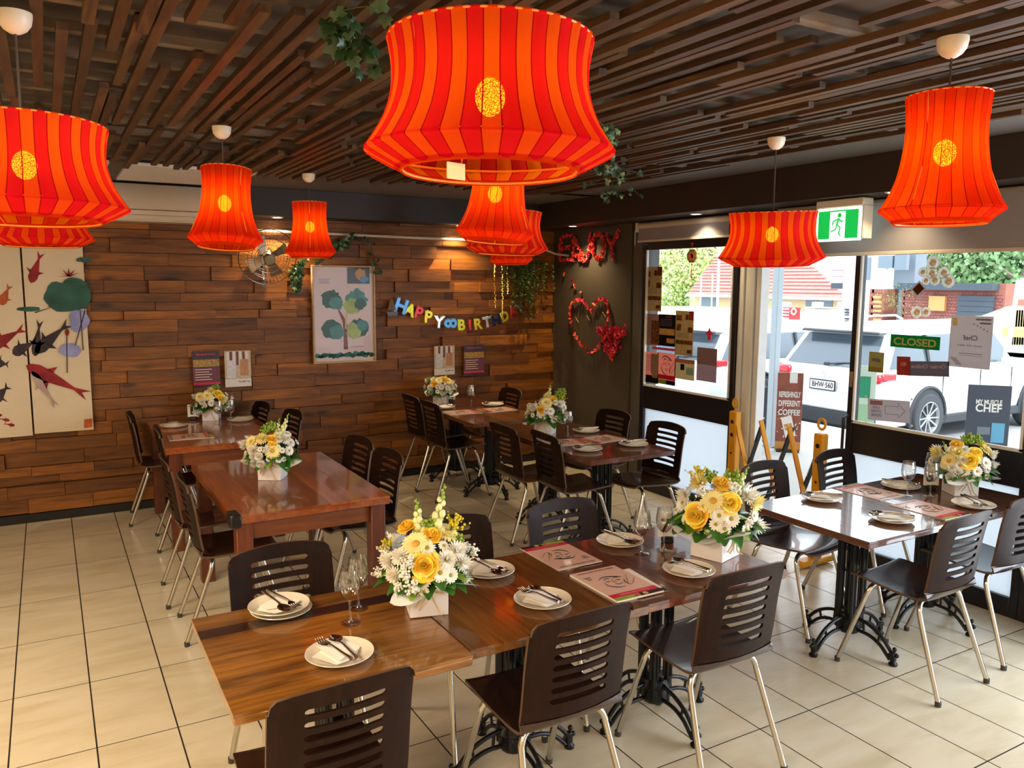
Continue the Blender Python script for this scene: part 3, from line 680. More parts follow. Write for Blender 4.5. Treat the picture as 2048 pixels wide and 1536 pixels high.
def fork_mesh():
    m = MB(); m.tube([(0, -.085, 0), (0, -.04, .002), (0, .01, .006), (0, .03, .004)], [.0052, .0036, .0026, .0032], 8)
    m.grid(lambda a, b: ((.003+.009*math.sin(pi/2*a))*(b*2-1), .028+.022*a, .004-.003*a), 4, 4).grid(lambda a, b: ((.003+.009*math.sin(pi/2*a))*(1-b*2), .028+.022*a, .003-.003*a), 4, 4)
    for k in range(4): x = -.0102+.0068*k; m.tube([(x, .048, .001), (x, .066, -.001), (x*.95, .086, .006)], [.0021, .0019, .001], 6)
    return m.mesh('fork', steel, 60)
spoon_me = spoon_mesh(); fork_me = fork_mesh()
random.seed(3)
def setting(x, y, z, ang, where, stack=False):
    "plate with napkin, fork and spoon; ang = way the handles point"
    if stack:
        put('plate', plate_me, None, (x+.006, y-.006, z), 0, label='lower white plate of the stacked pair, '+where, cat='plate', group='white side plates'); z += .0125
    put('plate', plate_me, None, (x, y, z), 0, label=('upper white plate of the stacked pair, ' if stack else 'round white plate ')+where, cat='plate', group='white side plates')
    put('napkin', nap_me, None, (x-.005, y, z), (0, 0, ang+.5+random.uniform(-.2, .2)), label='folded paper napkin on the plate '+where, cat='napkin', group='paper napkins on the plates')
    ca, sa = math.cos(ang), math.sin(ang)
    put('spoon', spoon_me, None, (x+.014*ca, y+.014*sa, z+.029), (-.06, 0, ang-.06), 1.14, label='steel spoon on the napkin '+where, cat='spoon', group='spoons on the napkins')
    put('fork', fork_me, None, (x-.016*ca, y-.016*sa, z+.029), (-.06, 0, ang+.08), 1.14, label='steel fork on the napkin '+where, cat='fork', group='forks on the napkins')
zt = TZ+.0005
for a in ((.853, -4.345, zt, pi+.25, 'at the far left of the front table', True), (.928, -4.765, zt, .12, 'at the near left of the front table'),
          (1.644, -4.375, zt+.003, pi+.2, 'right behind the largest bouquet'), (1.674, -4.718, zt+.003, .12, 'in the near middle of the front table'),
          (2.312, -4.33, zt, pi+.2, 'behind the front table wine glasses'), (2.331, -4.74, zt, .15, 'near the small white bouquet box of the front table'),
          (3.663, -4.28, zt, .7, 'at the far left of the window table'), (3.65, -4.69, zt, .5, 'at the near left of the window table'),
          (4.259, -4.32, zt, pi+.6, 'at the far right of the window table'), (4.239, -4.737, zt, pi-.5, 'at the near right of the window table'),
          (3.684, -2.13, zt, 1.3, 'at the far right of the middle table'), (3.682, -2.70, zt, 1.4, 'at the near right corner of the middle table'), (3.311, -2.676, zt, 1.2, 'at the near left of the middle table'),
          (3.22, -.6, zt, -1.4, 'at the left of the far corner table'), (3.69, -.66, zt, 1.3, 'at the right of the far corner table'),
          (1.02, -.45, zt, -1.5, 'at the left of the far timber table'), (1.52, -.42, zt, 1.4, 'at the right of the far timber table')): setting(*a)
gl_me = MB().lathe([(.0001, .0035), (.012, .0045), (.03, .0022), (.033, .001), (.033, 0), (.0001, 0)], 32).lathe([(.011, .0055), (.0045, .014), (.0036, .03), (.0036, .06), (.005, .074), (.012, .081)], 20).lathe(
    [(.0001, .0795), (.016, .084), (.028, .098), (.0345, .118), (.036, .135), (.034, .158), (.0295, .184), (.0288, .184), (.0333, .158), (.0352, .135), (.0335, .118), (.027, .099), (.015, .0865), (.0001, .083)], 32).mesh('wine_glass', wine_m, 60)
for (x, y, lb) in ((1.034, -4.549, 'wine glass at the front left of the largest bouquet, nearer one'), (1.097, -4.45, 'wine glass at the left of the largest bouquet, farther one'),
                   (2.306, -4.483, 'left one of the two wine glasses by the front table number stand'), (2.415, -4.495, 'right one of the two wine glasses, touching the front table number stand'),
                   (4.136, -4.441, 'left wine glass on the window table'), (4.225, -4.513, 'right wine glass on the window table, nearer the bouquet'), (4.44, -4.38, 'wine glass half hidden behind the window table bouquet'),
                   (1.34, -.5, 'left wine glass in front of the bouquet on the far timber table'), (1.435, -.486, 'right wine glass on the far timber table'),
                   (3.46, -.68, 'left wine glass on the far corner table'), (3.53, -.55, 'right wine glass on the far corner table'), (3.473, -2.2, 'lone wine glass right of the middle table bouquet')):
    put('wine_glass', gl_me, None, (x, y, zt), label=lb, cat='wine glass', group='clear stemmed wine glasses')
# ------------------------------------------------------------------ pink menus
pink = mat('menu_pink', '#dcb2a2', .35, coat=.3, var=.02); mag = mat('menu_magenta', '#cf2148', .35, coat=.3); lime = mat('menu_green', '#8fa83a', .35, coat=.3); ink = mat('print_black', '#1c1514', .45); pgs = mat('page_edges', '#e8e0d4', .6); gold = mat('gold_print', '#c9a85a', .4)
inkr = mat('print_red', '#b02c3c', .5)
def strokes(m, L, z, mi, sx=1, sy=1, ox=0, oy=0):
    for P in L: m.tube([(ox+x*sx, oy+y*sy, z) for x, y, w in spl(P, 3)], [max(w, .0004) for x, y, w in spl(P, 3)], 5, mi)
BR = [[(-.045, .028, .001), (-.02, .045, .004), (.015, .04, .005), (.05, .022, .002)], [(-.028, .018, .001), (-.015, .03, .004), (.0, .026, .002)], [(.012, .018, .001), (.024, .028, .0035), (.038, .018, .001)],
      [(-.03, .006, .002), (-.02, .0, .003), (-.012, .006, .001)], [(.012, .006, .002), (.024, .0, .003), (.03, .008, .001)], [(-.04, .0, .001), (-.042, -.03, .003), (-.02, -.055, .004), (.01, -.058, .001)],
      [(-.012, -.024, .002), (.004, -.034, .003), (.02, -.024, .001)], [(.0, .012, .001), (-.004, -.006, .002), (.004, -.012, .001)], [(.045, .0, .001), (.03, -.03, .003), (.035, -.055, .001)]]
CHOP = [[(.03, -.045, .0016), (.075, .03, .001)], [(.045, -.05, .0016), (.085, -.008, .001)]]
def menu_mesh(sheets):
    m = MB(); h = .0022*sheets; m.box((0, 0, h/2), (.21, .297, h), 5)
    z = h+.0003; m.box((0, 0, z), (.21, .297, .0006), 0)
    z += .0008; m.box((0, -.108, z), (.21, .03, .0006), 1); m.box((-.05, -.136, z), (.11, .024, .0006), 2); m.box((.055, -.136, z), (.1, .024, .0006), 3)
    m.lathe([(.0001, z+.0008), (.011, z+.0008)], 16, (.03, -.136, 0), 4); m.lathe([(.0001, z+.0008), (.008, z+.0008)], 16, (-.01, -.136, 0), 1)
    m.text("YOU'LL LOVE WHAT U WANT", 0, .128, .17, .011, z+.0004, 3); m.text('takeaway menu', 0, -.108, .13, .011, z+.0008, 0)
    strokes(m, [[(a*.85, c*.85, w*.5) for a, c, w in P] for P in BR+CHOP], z+.0004, 3, 1.25, 1.25, 0, .012)
    for k in range(3): m.box((-.072, .085-.012*k, z), (.03-.006*k, .004, .0004), 3)
    return m.mesh('menu', [pink, mag, lime, ink, gold, pgs], 30)
menu_me = menu_mesh(1); menu_t = menu_mesh(3)
for (x, y, rz, th, lb) in ((1.998, -4.338, pi+.0, 1, 'pink menu on the front table, far one, turned upside down'), (2.003, -4.706, 0, 3, 'thick pink menu on the front table, near one, with loose pages at its right'),
        (4.02, -4.293, 0+pi, 0, 'pink menu in the far middle of the window table'), (3.985, -4.665, .0, 0, 'pink menu in the near middle of the window table'),
        (1.07, -.93, -1.62+pi, 0, 'pink menu on the far timber table'), (3.33, -2.39, 1.4, 0, 'pink menu at the left of the middle table'), (3.62, -2.42, -1.45, 0, 'pink menu in the centre of the middle table'),
        (3.27, -.88, 1.5, 0, 'pink menu on the left of the far corner table'), (3.6, -.9, -1.55, 0, 'pink menu on the right of the far corner table')):
    o = put('menu', menu_t if th == 3 else menu_me, None, (x, y, zt+(.003 if abs(x-2) < .1 else 0)), rz, label=lb, cat='menu', group='pink printed menus')
    if th == 3: put('loose_page', MB().box((0, 0, .001), (.05, .25, .001)).box((.004, -.11, .002), (.045, .03, .0008), 1).mesh('loose_page', [pgs, ink]), o, (.11, -.02, .0), -.08)
# ------------------------------------------------------------------ table number stands
def number(x, y, n, lb, rz=0, card=False, tilt=0):
    t = thing('number_stand', lb, 'table number', (x, y, zt), rz, 'table number stands'); MB().box((0, 0, .014), (.05, .035, .028), 0, .004).build('clip_base', black, t)
    m = MB(); m.M = Matrix.Translation((0, 0, .075)) @ Matrix.Rotation(pi/2, 4, 'X'); m.box((0, 0, 0), (.085, .1, .003)); m.text(n, -.01, 0, .022 if n == '1' else .042, .062, .002, 1); m.build('number_card', [paper_w, ink], t)
    if card:
        m = MB(); m.M = Matrix.Translation((.055, -.012, .085)) @ Matrix.Rotation(pi/2, 4, 'X') @ Matrix.Rotation(tilt, 4, 'Z'); m.box((0, 0, 0), (.062, .088, .002), 1, .001); m.box((0, 0, .001), (.054, .08, .002)); m.box((0, .012, .0024), (.03, .034, .0006), 2)
        for k in range(3): m.box((-.014+.014*k, -.025, .0024), (.008, .016, .0006), 1)
        m.build('info_card', [paper_w, mat('card_blue', '#28305c', .5), mat('card_grey', '#9a9aa8', .5)], t)
number(2.5, -4.42, '7', 'number 7 card with dark blue bordered card on the front table', -.5, True, -.25)
number(4.36, -4.43, '8', 'number 8 card on the window table behind the right wine glass', -.5)
number(1.2, -.2, '1', 'number 1 card in a black clip base on the table against the wall', -.3, True, .06)
number(3.44, -.3, '2', 'number 2 card beside the bouquet on the corner table', -.4)
# ================================================================== flower arrangements
PW = petalmat('petal_white', '#f3f0e6'); PC = petalmat('petal_cream', '#f6e9a2'); PY = petalmat('petal_yellow', '#ffec62'); PO = petalmat('petal_golden', '#ffdb50'); CG = mat('flower_eye_green', '#9a9a2e', .7); CO = mat('flower_eye_gold', '#d0a23a', .7)
LG = mat('leaf_green', '#3b7226', .35, var=.25, scale=12, coat=.2); LL = mat('leaf_lime', '#8cab3a', .5, var=.15, scale=30); LY = mat('goldenrod', '#d9c324', .6); SNAP = petalmat('snapdragon', '#e6e8b0'); STEM = mat('stem', '#4c6b2a', .6)
def petal(m, a, r0, r1, w, lift, droop, mi, tw=0):
    ca, sa = math.cos(a), math.sin(a); rows = 4; vs = []
    for i in range(rows+1):
        t = i/rows; r = r0+(r1-r0)*t; ww = w*math.sin(pi*(.12+.80*t)); z = lift*t-droop*t*t
        for s in (-1, 0, 1): x, y = r, s*ww; vs.append((x*ca-y*sa, x*sa+y*ca, z+abs(s)*w*.25+tw*s*t))
    m.add(vs, [(i*3+j, i*3+j+3, i*3+j+4, i*3+j+1) for i in range(rows) for j in range(2)], mi)
def daisy(pm, em, n, r, w, er, rings_=1, lift=.2):
    m = MB()
    for q in range(rings_):
        for k in range(n): petal(m, 2*pi*(k+.5*q)/n+random.uniform(-.06, .06), er*.6, r*(1-.2*q)*random.uniform(.93, 1.03), w, r*(lift+.3*q), r*(.25), 0)
    m.ball((0, 0, r*.08), er, 12, 6, 1, (1, 1, .5)); return m.mesh('blossom', [pm, em], 60)
def pompom(pm, em, r):
    m = MB()
    for q, (n, lf, rr) in enumerate(((16, .05, 1), (15, .45, .95), (13, .85, .8), (9, 1.3, .55), (5, 1.9, .32))):
        for k in range(n): petal(m, 2*pi*(k+.37*q)/n, r*.05, r*rr*random.uniform(.9, 1.08), r*.13, r*lf*.75, 0, 0)
    m.ball((0, 0, r*.1), r*.2, 8, 5, 1); return m.mesh('pompom', [pm, em], 60)
def rose(pm, r):
    m = MB(); n = 17
    for k in range(n):
        t = k/(n-1); a0 = k*2.4; sp = 1.25-.55*t; rad = .1+.8*t; h = 1.0-.5*t
        def fn(u, v, a0=a0, sp=sp, rad=rad, h=h, t=t):
            a = a0+(u-.5)*2*sp; hh = h*(1-.3*(2*u-1)**2); ro = rad*(.35+.65*math.sin(min(1, v*1.5)*pi/2)) + (v**2)*(.42*t-.12*(1-t)); return (r*ro*math.cos(a), r*ro*math.sin(a), r*(hh*v*1.05-.25*t-.1)-r*t*.22*max(0, v-.75)*4)
        m.grid(fn, 6, 5, k % 2)
    return m.mesh('rose', [pm, mat(pm.name+'_deep', '#ffc93a', .55)], 70)
def spike(pm, h):
    m = MB(); m.tube([(0, 0, -.08), (0, 0, h)], [.003, .0012], 5, 1); n = 16
    for k in range(n):
        z = h*.12+h*.88*k/n; a = k*2.4; s = .0135*(1-k/n)+.003; m.ball((math.cos(a)*s*.9, math.sin(a)*s*.9, z), s, 6, 4, 0 if k < n*.7 else 1, (1, 1, 1.25))
    return m.mesh('flower_spike', [pm, LL], 70)
def sprig(col, n, L, s):
    m = MB()
    for k in range(n):
        a = random.uniform(0, 2*pi); e = random.uniform(.15, .8); l = L*random.uniform(.5, 1); d = Vector((math.cos(a)*math.sin(e), math.sin(a)*math.sin(e), math.cos(e)))
        m.tube([(0, 0, 0), tuple(d*l)], .0008, 4, 1)
        for q in range(4): p = d*l*(1-.13*q)+Vector([random.uniform(-.5, .5)*s*3 for _ in range(3)]); m.ball(p, s*random.uniform(.7, 1.2), 6, 4, 0)
    return m.mesh('sprig', [col, STEM], 70)
def leaf_mesh(L, w, mt, curl=.25):
    m = MB()
    def f(u, v): t = u; ww = w*math.sin(pi*min(.97, .06+.92*t))**.8; s = v*2-1; return (s*ww, L*t, -curl*L*t*t+abs(s)*ww*.35)
    m.grid(f, 8, 4); return m.mesh('leaf', mt, 70)
random.seed(8)
FL = {'g': [daisy(PC, CO, 26, .047, .0062, .012, 2, .1)], 'd': [daisy(PW, CG, 15, .021, .0042, .006), daisy(PW, CG, 14, .023, .0045, .006)], 'D': [daisy(PW, CG, 18, .03, .005, .007, 2)],
      'p': [pompom(PW, CG, .034), pompom(PW, PC, .03)], 'r': [rose(PY, .036)], 'o': [rose(PO, .031)], 's': [spike(SNAP, .17), spike(SNAP, .14)], 'b': [sprig(PW, 16, .05, .0045), sprig(PW, 14, .045, .004)],
      'y': [sprig(LY, 14, .06, .0045)], 'f': [sprig(LL, 18, .06, .006)], 'c': [pompom(PC, CO, .036)]}
NM = {'g': 'gerbera', 'd': 'daisy', 'D': 'daisy', 'p': 'chrysanthemum', 'r': 'yellow_rose', 'o': 'golden_rose', 's': 'snapdragon', 'b': 'babys_breath', 'y': 'goldenrod', 'f': 'filler_fern', 'c': 'chrysanthemum'}
LF = [leaf_mesh(.075, .025, LG), leaf_mesh(.065, .021, LG, .4), leaf_mesh(.06, .016, LL, .3)]
boxm = mat('white_card_box', '#e9e4e6', .45, var=.015); raffia = mat('raffia', '#d8bf8a', .7); tissue = mat('wrap_tissue', '#eef0f0', .5); cello = glassy('cellophane', (.94, .97, 1), .25, .08)
BOX = MB().box((0, 0, .055), (.13, .125, .11), 0, .0015).box((0, 0, .1), (.133, .128, .024), 0, .0015).mesh('gift_box', boxm)
def wrapmesh(seed):
    random.seed(seed); m = MB(); n = 28; ph = [random.random()*6 for _ in range(4)]
    def f(u, v):
        a = 2*pi*u; c = max(abs(math.cos(a)), abs(math.sin(a))); sq = .066/c*1.0; fl = sq+v**1.1*(.078+.03*math.sin(4*a+ph[0])+.012*math.sin(7*a+ph[1])); z = .107-.006*v+.022*v*math.sin(3*a+ph[2])
        return (fl*math.cos(a), fl*.86*math.sin(a), z)
    m.grid(f, n*2, 6); return m.mesh('wrapping_paper', tissue, 50)
WR = [wrapmesh(5), wrapmesh(9)]
rib = MB()
for P in ([(0, -.055, .098), (-.035, -.075, .112), (-.05, -.07, .09), (-.02, -.06, .092), (0, -.055, .098)], [(0, -.055, .098), (.03, -.075, .11), (.045, -.066, .085), (.018, -.06, .088), (0, -.055, .098)], [(0, -.056, .098), (-.02, -.07, .06), (-.035, -.062, .03)],
          [(0, -.056, .098), (.015, -.062, .06), (.03, -.058, .025), (.038, -.075, .012)], [(0, -.056, .098), (-.03, -.07, .07), (-.048, -.06, .038)]): rib.tube(spl([(a_, b_-.013, c_) for a_, b_, c_ in P], 4), .0032, 5)
rib.tube([(-.068, -.066, .098), (.068, -.066, .098), (.068, .066, .098), (-.068, .066, .098)], .0018, 5, closed=True); RIB = rib.mesh('raffia_bow', raffia)
def bouquet(x, y, boxrot, label, spec, seed, sc=1, leaves=34, z=None, tilt=0, wr=0, fillers=True):
    "spec: (kind, a right, b up, size); the flowers sit on a dome facing the room"
    face = math.atan2(CAMP.x-x, y-CAMP.y)*.9; q0 = boxrot-face
    random.seed(seed); t = thing('flower_arrangement', label, 'flowers', (x, y, z or zt), face, 'yellow and white flower arrangements in white boxes', (sc,)*3)
    put('gift_box', BOX, t, (0, 0, 0), q0); put('wrapping_paper', WR[wr], t, (0, 0, 0), q0); put('raffia_bow', RIB, t, (0, 0, 0), q0)
    m = MB().ball((0, 0, .17), .085, 14, 9, 0, (1, .85, .8)); m.build('flower_foam', mat('moss', '#1d3314', .9), t)
    C = Vector((0, 0, .15)); R = .135
    def place(k, a, b_, s, back=False, dk=0):
        p = Vector((a, 0, .12+b_)); q = p-C; rr = math.hypot(q.x, q.z)
        dep = math.sqrt(max(.0, R*R-rr*rr)) * (1 if back else -1)
        p.y = dep*.9; n = (p-C).normalized()
        if k in 'sfy': n = Vector((q.x*1.2, p.y*.3, max(.12, abs(q.z)+.1))).normalized(); p = C+Vector((q.x, p.y, q.z))-n*(.1 if k == 's' else .04)
        if k in 'grodDpc': n = (n+Vector((0, -.35, .25))*(0 if back else 1)).normalized()
        me = random.choice(FL[k]); o = put(NM[k], me, t, p, n.to_track_quat('Z', 'Y').to_euler(), (s,)*3); return o
    used = []
    for it in spec: place(*it); used.append((it[1], it[2]))
    if fillers:
        for k in range(46):
            a = random.uniform(-.15, .15); b_ = random.uniform(-.015, .13)
            if a*a/.0225+(b_-.04)**2/.0121 > 1.05: continue
            if min((a-u)**2+(b_-v)**2 for u, v in used) < .028**2: continue
            used.append((a, b_)); place(random.choice('ddpbD'), a, b_, random.uniform(.75, 1.05))
        for k in range(16):
            a = random.uniform(-.12, .12); b_ = random.uniform(.0, .11); place(random.choice('dpDb'), a, b_, random.uniform(.8, 1.1), True)
    for k in range(leaves):
        a = 2*pi*k/leaves+random.uniform(-.1, .1); e = random.uniform(-.3, .35); rr = .068; me = random.choice(LF[:2] if k % 6 else LF[2:])
        o = put('leaf', me, t, (rr*math.cos(a), rr*.85*math.sin(a), .118+random.uniform(-.005, .03)), None, (random.uniform(1.15, 1.6),)*3); d = Vector((math.cos(a)*math.cos(e), math.sin(a)*math.cos(e), math.sin(e))); o.rotation_euler = d.to_track_quat('Y', 'Z').to_euler()
    return t
BIG = [('r', -.01, .075, 1.25), ('g', -.035, .135, 1.1), ('g', .072, .15, 1.0), ('o', -.062, .175, 1), ('o', .018, .155, 1), ('p', -.12, .07, 1.15), ('p', -.085, .095, 1.1), ('p', -.105, .035, 1), ('p', .06, .085, 1.1), ('p', .095, .1, 1.1), ('p', .115, .06, 1.05), ('D', .04, .05, 1.1),
       ('D', .075, .035, 1), ('b', -.06, .05, 1.15), ('b', -.035, .02, 1.1), ('b', -.08, .01, 1), ('b', .14, .07, 1), ('d', -.045, -.01, 1.1), ('D', -.02, .03, 1.1), ('s', -.025, .21, 1.15), ('s', .045, .215, 1.2), ('y', .1, .19, 1.1), ('y', -.14, .13, .8), ('f', .02, .19, 1), ('f', .11, .13, .9)]
bouquet(1.295, -4.575, -.26, 'largest flower arrangement, yellow roses, gerberas and raffia bow, on the front table', BIG, 1, 1.0, z=zt+.003)
MED = [('r', -.075, .05, 1.2), ('r', .035, .1, 1.0), ('g', -.02, .105, 1.0), ('c', -.065, .145, 1), ('o', .01, .155, 1), ('p', -.115, .095, 1), ('p', .1, .11, 1.15), ('c', .12, .085, 1), ('D', .0, .06, 1.0), ('D', .04, .05, 1.1), ('d', -.01, .03, 1.1), ('D', -.12, .075, 1), ('b', -.05, .12, 1), ('b', .04, .135, 1),
       ('s', .03, .19, .8), ('s', .09, .18, .8), ('y', -.07, .19, 1), ('f', .055, .17, 1.1), ('f', -.03, .18, .9), ('d', .02, .015, 1.1)]
bouquet(2.565, -4.64, .3, 'flower arrangement at the right end of the front table, its box turned cornerwise', MED, 2, 1.15, wr=1)
bouquet(4.43, -4.55, -.5, 'flower arrangement on the window table in front of the glass', [('r', .02, .085, 1.2), ('r', .05, .12, .9), ('g', -.07, .07, 1), ('g', .11, .13, .9), ('c', -.12, .09, 1), ('o', -.04, .15, 1), ('c', -.03, .11, 1.1), ('D', .1, .07, 1.2), ('D', .06, .03, 1), ('D', .0, .03, 1.1), ('D', -.02, .055, 1), ('p', .13, .1, 1), ('s', -.1, .16, .7), ('f', .02, .18, 1.2), ('f', .06, .19, 1), ('y', .09, .17, .8), ('s', .1, .17, .6)], 3, 1.0)
bouquet(1.29, -2.44, -.55, 'flower arrangement alone on the bare timber table', [('g', .0, .06, 1), ('g', -.11, .1, 1), ('c', -.05, .12, 1), ('o', .0, .12, .9), ('o', .0, .09, .8), ('p', -.1, .06, 1), ('p', .07, .11, 1), ('D', .1, .09, 1), ('D', .09, .05, 1), ('f', .0, .18, 1.1), ('f', -.03, .17, 1), ('s', .08, .2, .9), ('s', .04, .19, .8)], 4, 1.0, wr=1)
bouquet(1.33, -.26, -.35, 'flower arrangement on the far timber table by the plank wall', [('g', -.03, .1, 1), ('g', -.09, .09, 1), ('r', .05, .11, 1), ('r', .08, .07, 1), ('c', .0, .13, 1), ('p', .1, .06, 1), ('f', .01, .16, .9), ('f', .05, .17, .9), ('p', -.07, .05, 1), ('D', .0, .04, 1.1)], 5, .95)
bouquet(3.31, -.36, -.6, 'flower arrangement on the far corner table below the notice board prints', [('o', -.07, .09, 1), ('g', -.02, .12, .9), ('g', .07, .11, .9), ('o', .02, .13, 1), ('o', .05, .12, .9), ('p', -.1, .05, 1), ('D', .0, .06, 1.1), ('D', .06, .05, 1), ('p', .1, .05, 1), ('f', -.12, .13, .9), ('s', .06, .18, .7), ('y', -.06, .15, .8)], 6, .95, wr=1)
bouquet(3.385, -2.03, -.85, 'flower arrangement on the middle table by the dark column', [('g', .0, .12, 1), ('o', .05, .14, 1), ('o', -.04, .07, 1), ('c', .01, .15, 1), ('p', .1, .1, 1), ('p', -.09, .08, 1), ('D', .03, .06, 1.1), ('f', .12, .19, 1.1), ('f', .1, .17, 1.1), ('f', .09, .15, 1), ('s', .03, .2, .9), ('y', .13, .16, .8)], 7, 1.02)
# ================================================================== things on the plank wall
def wallmap(u, v, y=-.02): p = at(u, v, 1, y); return (p.x, p.z)
def sheet(name, label, cat, c, w, h, layers, mats, plane='back', th=.0016, group=None, tilt=0, texts=(), parent=None):
    "printed sheet; layers: (material, x0, y0, x1, y1) as fractions, y down; texts: (string, xc, yc, w, h, material, mirror)"
    m = MB(); m.box((0, 0, 0), (w, h, th), 0); z = th/2+.0003
    for k, (mi, x0, y0, x1, y1) in enumerate(layers): m.box(((x0+x1)/2*w-w/2, h/2-(y0+y1)/2*h, z+k*.00006), ((x1-x0)*w, (y1-y0)*h, .0003), mi)
    for tx in texts: m.text(tx[0], tx[1]*w-w/2, h/2-tx[2]*h, tx[3]*w, tx[4]*h, z+len(layers)*.00006+.0004, tx[5], tx[6] if len(tx) > 6 else False)
    o = put(name, m.mesh(name, mats), parent); 
    if label: tag(o, label, cat, group)
    o.location = c
    if plane == 'back': frame(o, (math.cos(tilt), 0, math.sin(tilt)), (0, -1, 0))
    else: frame(o, (0, -math.cos(tilt), math.sin(tilt)), (-1, 0, 0))
    return o
# tree poster
p0, p1 = wallmap(620, 530), wallmap(750, 722); W_, H_ = p1[0]-p0[0], p0[1]-p1[1]
t = thing('framed_poster', 'large framed poster of a green leafed tree with a small photo in its corner', 'picture', ((p0[0]+p1[0])/2, -.045, (p0[1]+p1[1])/2)); frame(t, (1, 0, 0), (0, -1, 0))
fm = MB(); fw = .016
fm.box((0, H_/2-fw/2, 0), (W_, fw, .03), 0, .003).box((0, -H_/2+fw/2, 0), (W_, fw, .03), 0, .003).box((-W_/2+fw/2, 0, 0), (fw, H_-2*fw, .03), 0, .003).box((W_/2-fw/2, 0, 0), (fw, H_-2*fw, .03), 0, .003)
fm.build('picture_frame', wood('pale_frame', '#b08a60', '#cfae84', .45, grain='X', rnd=0), t)
pr = MB(); pr.box((0, 0, -.008), (W_-.02, H_-.02, .004), 0)
def blob(cx, cy, r, mi, z, seed, n=26, sx=1, sy=1, rough=.18):
    random.seed(seed); pr.prism([(cx+r*sx*(1+random.uniform(-rough, rough))*math.cos(2*pi*k/n), cy+r*sy*(1+random.uniform(-rough, rough))*math.sin(2*pi*k/n)) for k in range(n)], z, z+.0004, mi)
Z = -.0055
pr.box((W_*.24, H_*.40, Z), (W_*.36, H_*.17, .0004), 1); blob(W_*.28, H_*.41, .05, 2, Z+.0006, 4); blob(W_*.33, H_*.36, .03, 3, Z+.001, 5, sx=1.3)
for k in range(4): pr.box((-W_*.3, H_*.36-.012*k, Z), (.1-.01*(k % 3), .004, .0003), 4)
pr.prism([(-.01, -H_*.36), (.03, -H_*.36), (.024, -H_*.2), (.035, -H_*.12), (.0, -H_*.03), (-.06, H_*.08), (-.065, H_*.07), (-.015, -H_*.08), (-.008, -H_*.18)], Z, Z+.0004, 5)
pr.prism([(.005, -H_*.15), (.02, -H_*.15), (.03, .0), (.09, .08), (.08, .085), (.01, .0)], Z+.0003, Z+.0007, 6)
for k, (cx, cy, r, mi) in enumerate(((-.12, .13, .085, 7), (-.07, .1, .06, 8), (.12, .13, .09, 8), (.08, .07, .075, 9), (.15, .09, .05, 7), (-.12, -.13, .085, 7), (-.07, -.16, .065, 8), (.13, -.13, .085, 7), (.09, -.15, .07, 9), (.17, -.1, .05, 8))): blob(cx, cy, r, mi, Z+.0008+.0002*k, 20+k, sx=1.05)
random.seed(5)
for k in range(18): blob(-W_*.43+W_*.86*k/17, -H_*.42+random.uniform(-.008, .008), random.uniform(.018, .03), 7 if k % 3 else 8, Z+.0008, 60+k, 12, 1, .8)
for k in range(9): pr.box((.06+.014*k, -H_*.335, Z), (.01, .006, .0003), 4)
pr.text('Tomorrow starts today', .1, -H_*.335, .15, .014, Z+.001, 4) if 0 else None
pr.build('print', [mat('poster_ground', '#e2cfd0', .6, var=.03), mat('photo_dark', '#3b4148', .5, var=.4, scale=30), mat('photo_ochre', '#c78a3a', .5), mat('photo_blue', '#4f8fc4', .5), mat('print_lilac', '#7d74a8', .6), mat('tree_trunk_red', '#7a2f26', .6), mat('tree_branch', '#cdbb62', .6),
                   mat('paint_dark_green', '#155040', .6, var=.35, scale=25), mat('paint_teal', '#3f8a84', .6, var=.35, scale=20), mat('paint_light_green', '#a9bd5e', .6, var=.3, scale=15)], t, smooth=0)
MB().box((0, 0, .004), (W_-.03, H_-.03, .002)).build('glass', glassy('picture_glass', (1, 1, 1), .12), t)
# four menu prints
dark_p = mat('print_dark', '#3a2630', .4); beige_p = mat('print_beige', '#c9b79a', .5, var=.2, scale=40); food_p = mat('print_food', '#a9823e', .5, var=.5, scale=60); plum = mat('print_plum', '#6c3044', .4); sand = mat('print_sand', '#d9cbb4', .5); white_p = mat('print_white', '#e6e0d6', .5)
def print_menu(u0, v0, u1, v1, label, kind):
    a, b = wallmap(u0, v0), wallmap(u1, v1); c = ((a[0]+b[0])/2, -.045, (a[1]+b[1])/2); w, h = b[0]-a[0], a[1]-b[1]
    if kind: sheet('menu_print', label, 'print', c, w, h, [(1, 0, 0, 1, .26), (2, .02, .24, .98, .44), (3, 0, .46, 1, .84), (4, 0, .86, 1, .93)]+[(5, .08, .5+.07*k, .7-.1*(k % 2), .52+.07*k) for k in range(5)], [dark_p, dark_p, food_p, plum, mag, sand], group='menu prints on the plank wall', texts=[('Banquet Menu', .5, .1, .7, .06, 4)])
    else:
        sheet('menu_print', label, 'print', c, w, h, [(1 if k % 2 else 2, .08+.12*k, .02, .17+.12*k, .4) for k in range(7)]+[(3, .08, .26, .42, .75), (4, .58, .24, .9, .7), (3, .14, .3, .36, .7), (2, .0, .78, 1, 1)], [beige_p, plum, white_p, mat('drink_white', '#d8d4d8', .5, var=.15, scale=40), mat('drink_tan', '#c08a5c', .5, var=.2, scale=40)], group='menu prints on the plank wall', texts=[('Thai Milk Tea', .72, .86, .45, .05, 1)])
print_menu(383, 702, 440, 772, 'dark banquet menu print left of the milk tea print, above the far timber table', 1)
print_menu(447, 702, 502, 771, 'milk tea print with two cups and striped top, above the far timber table', 0)
print_menu(866, 692, 907, 748, 'milk tea print behind the bouquet of the far corner table', 0)
print_menu(925, 690, 966, 748, 'dark plum banquet menu print right of the bouquet of the far corner table', 1)
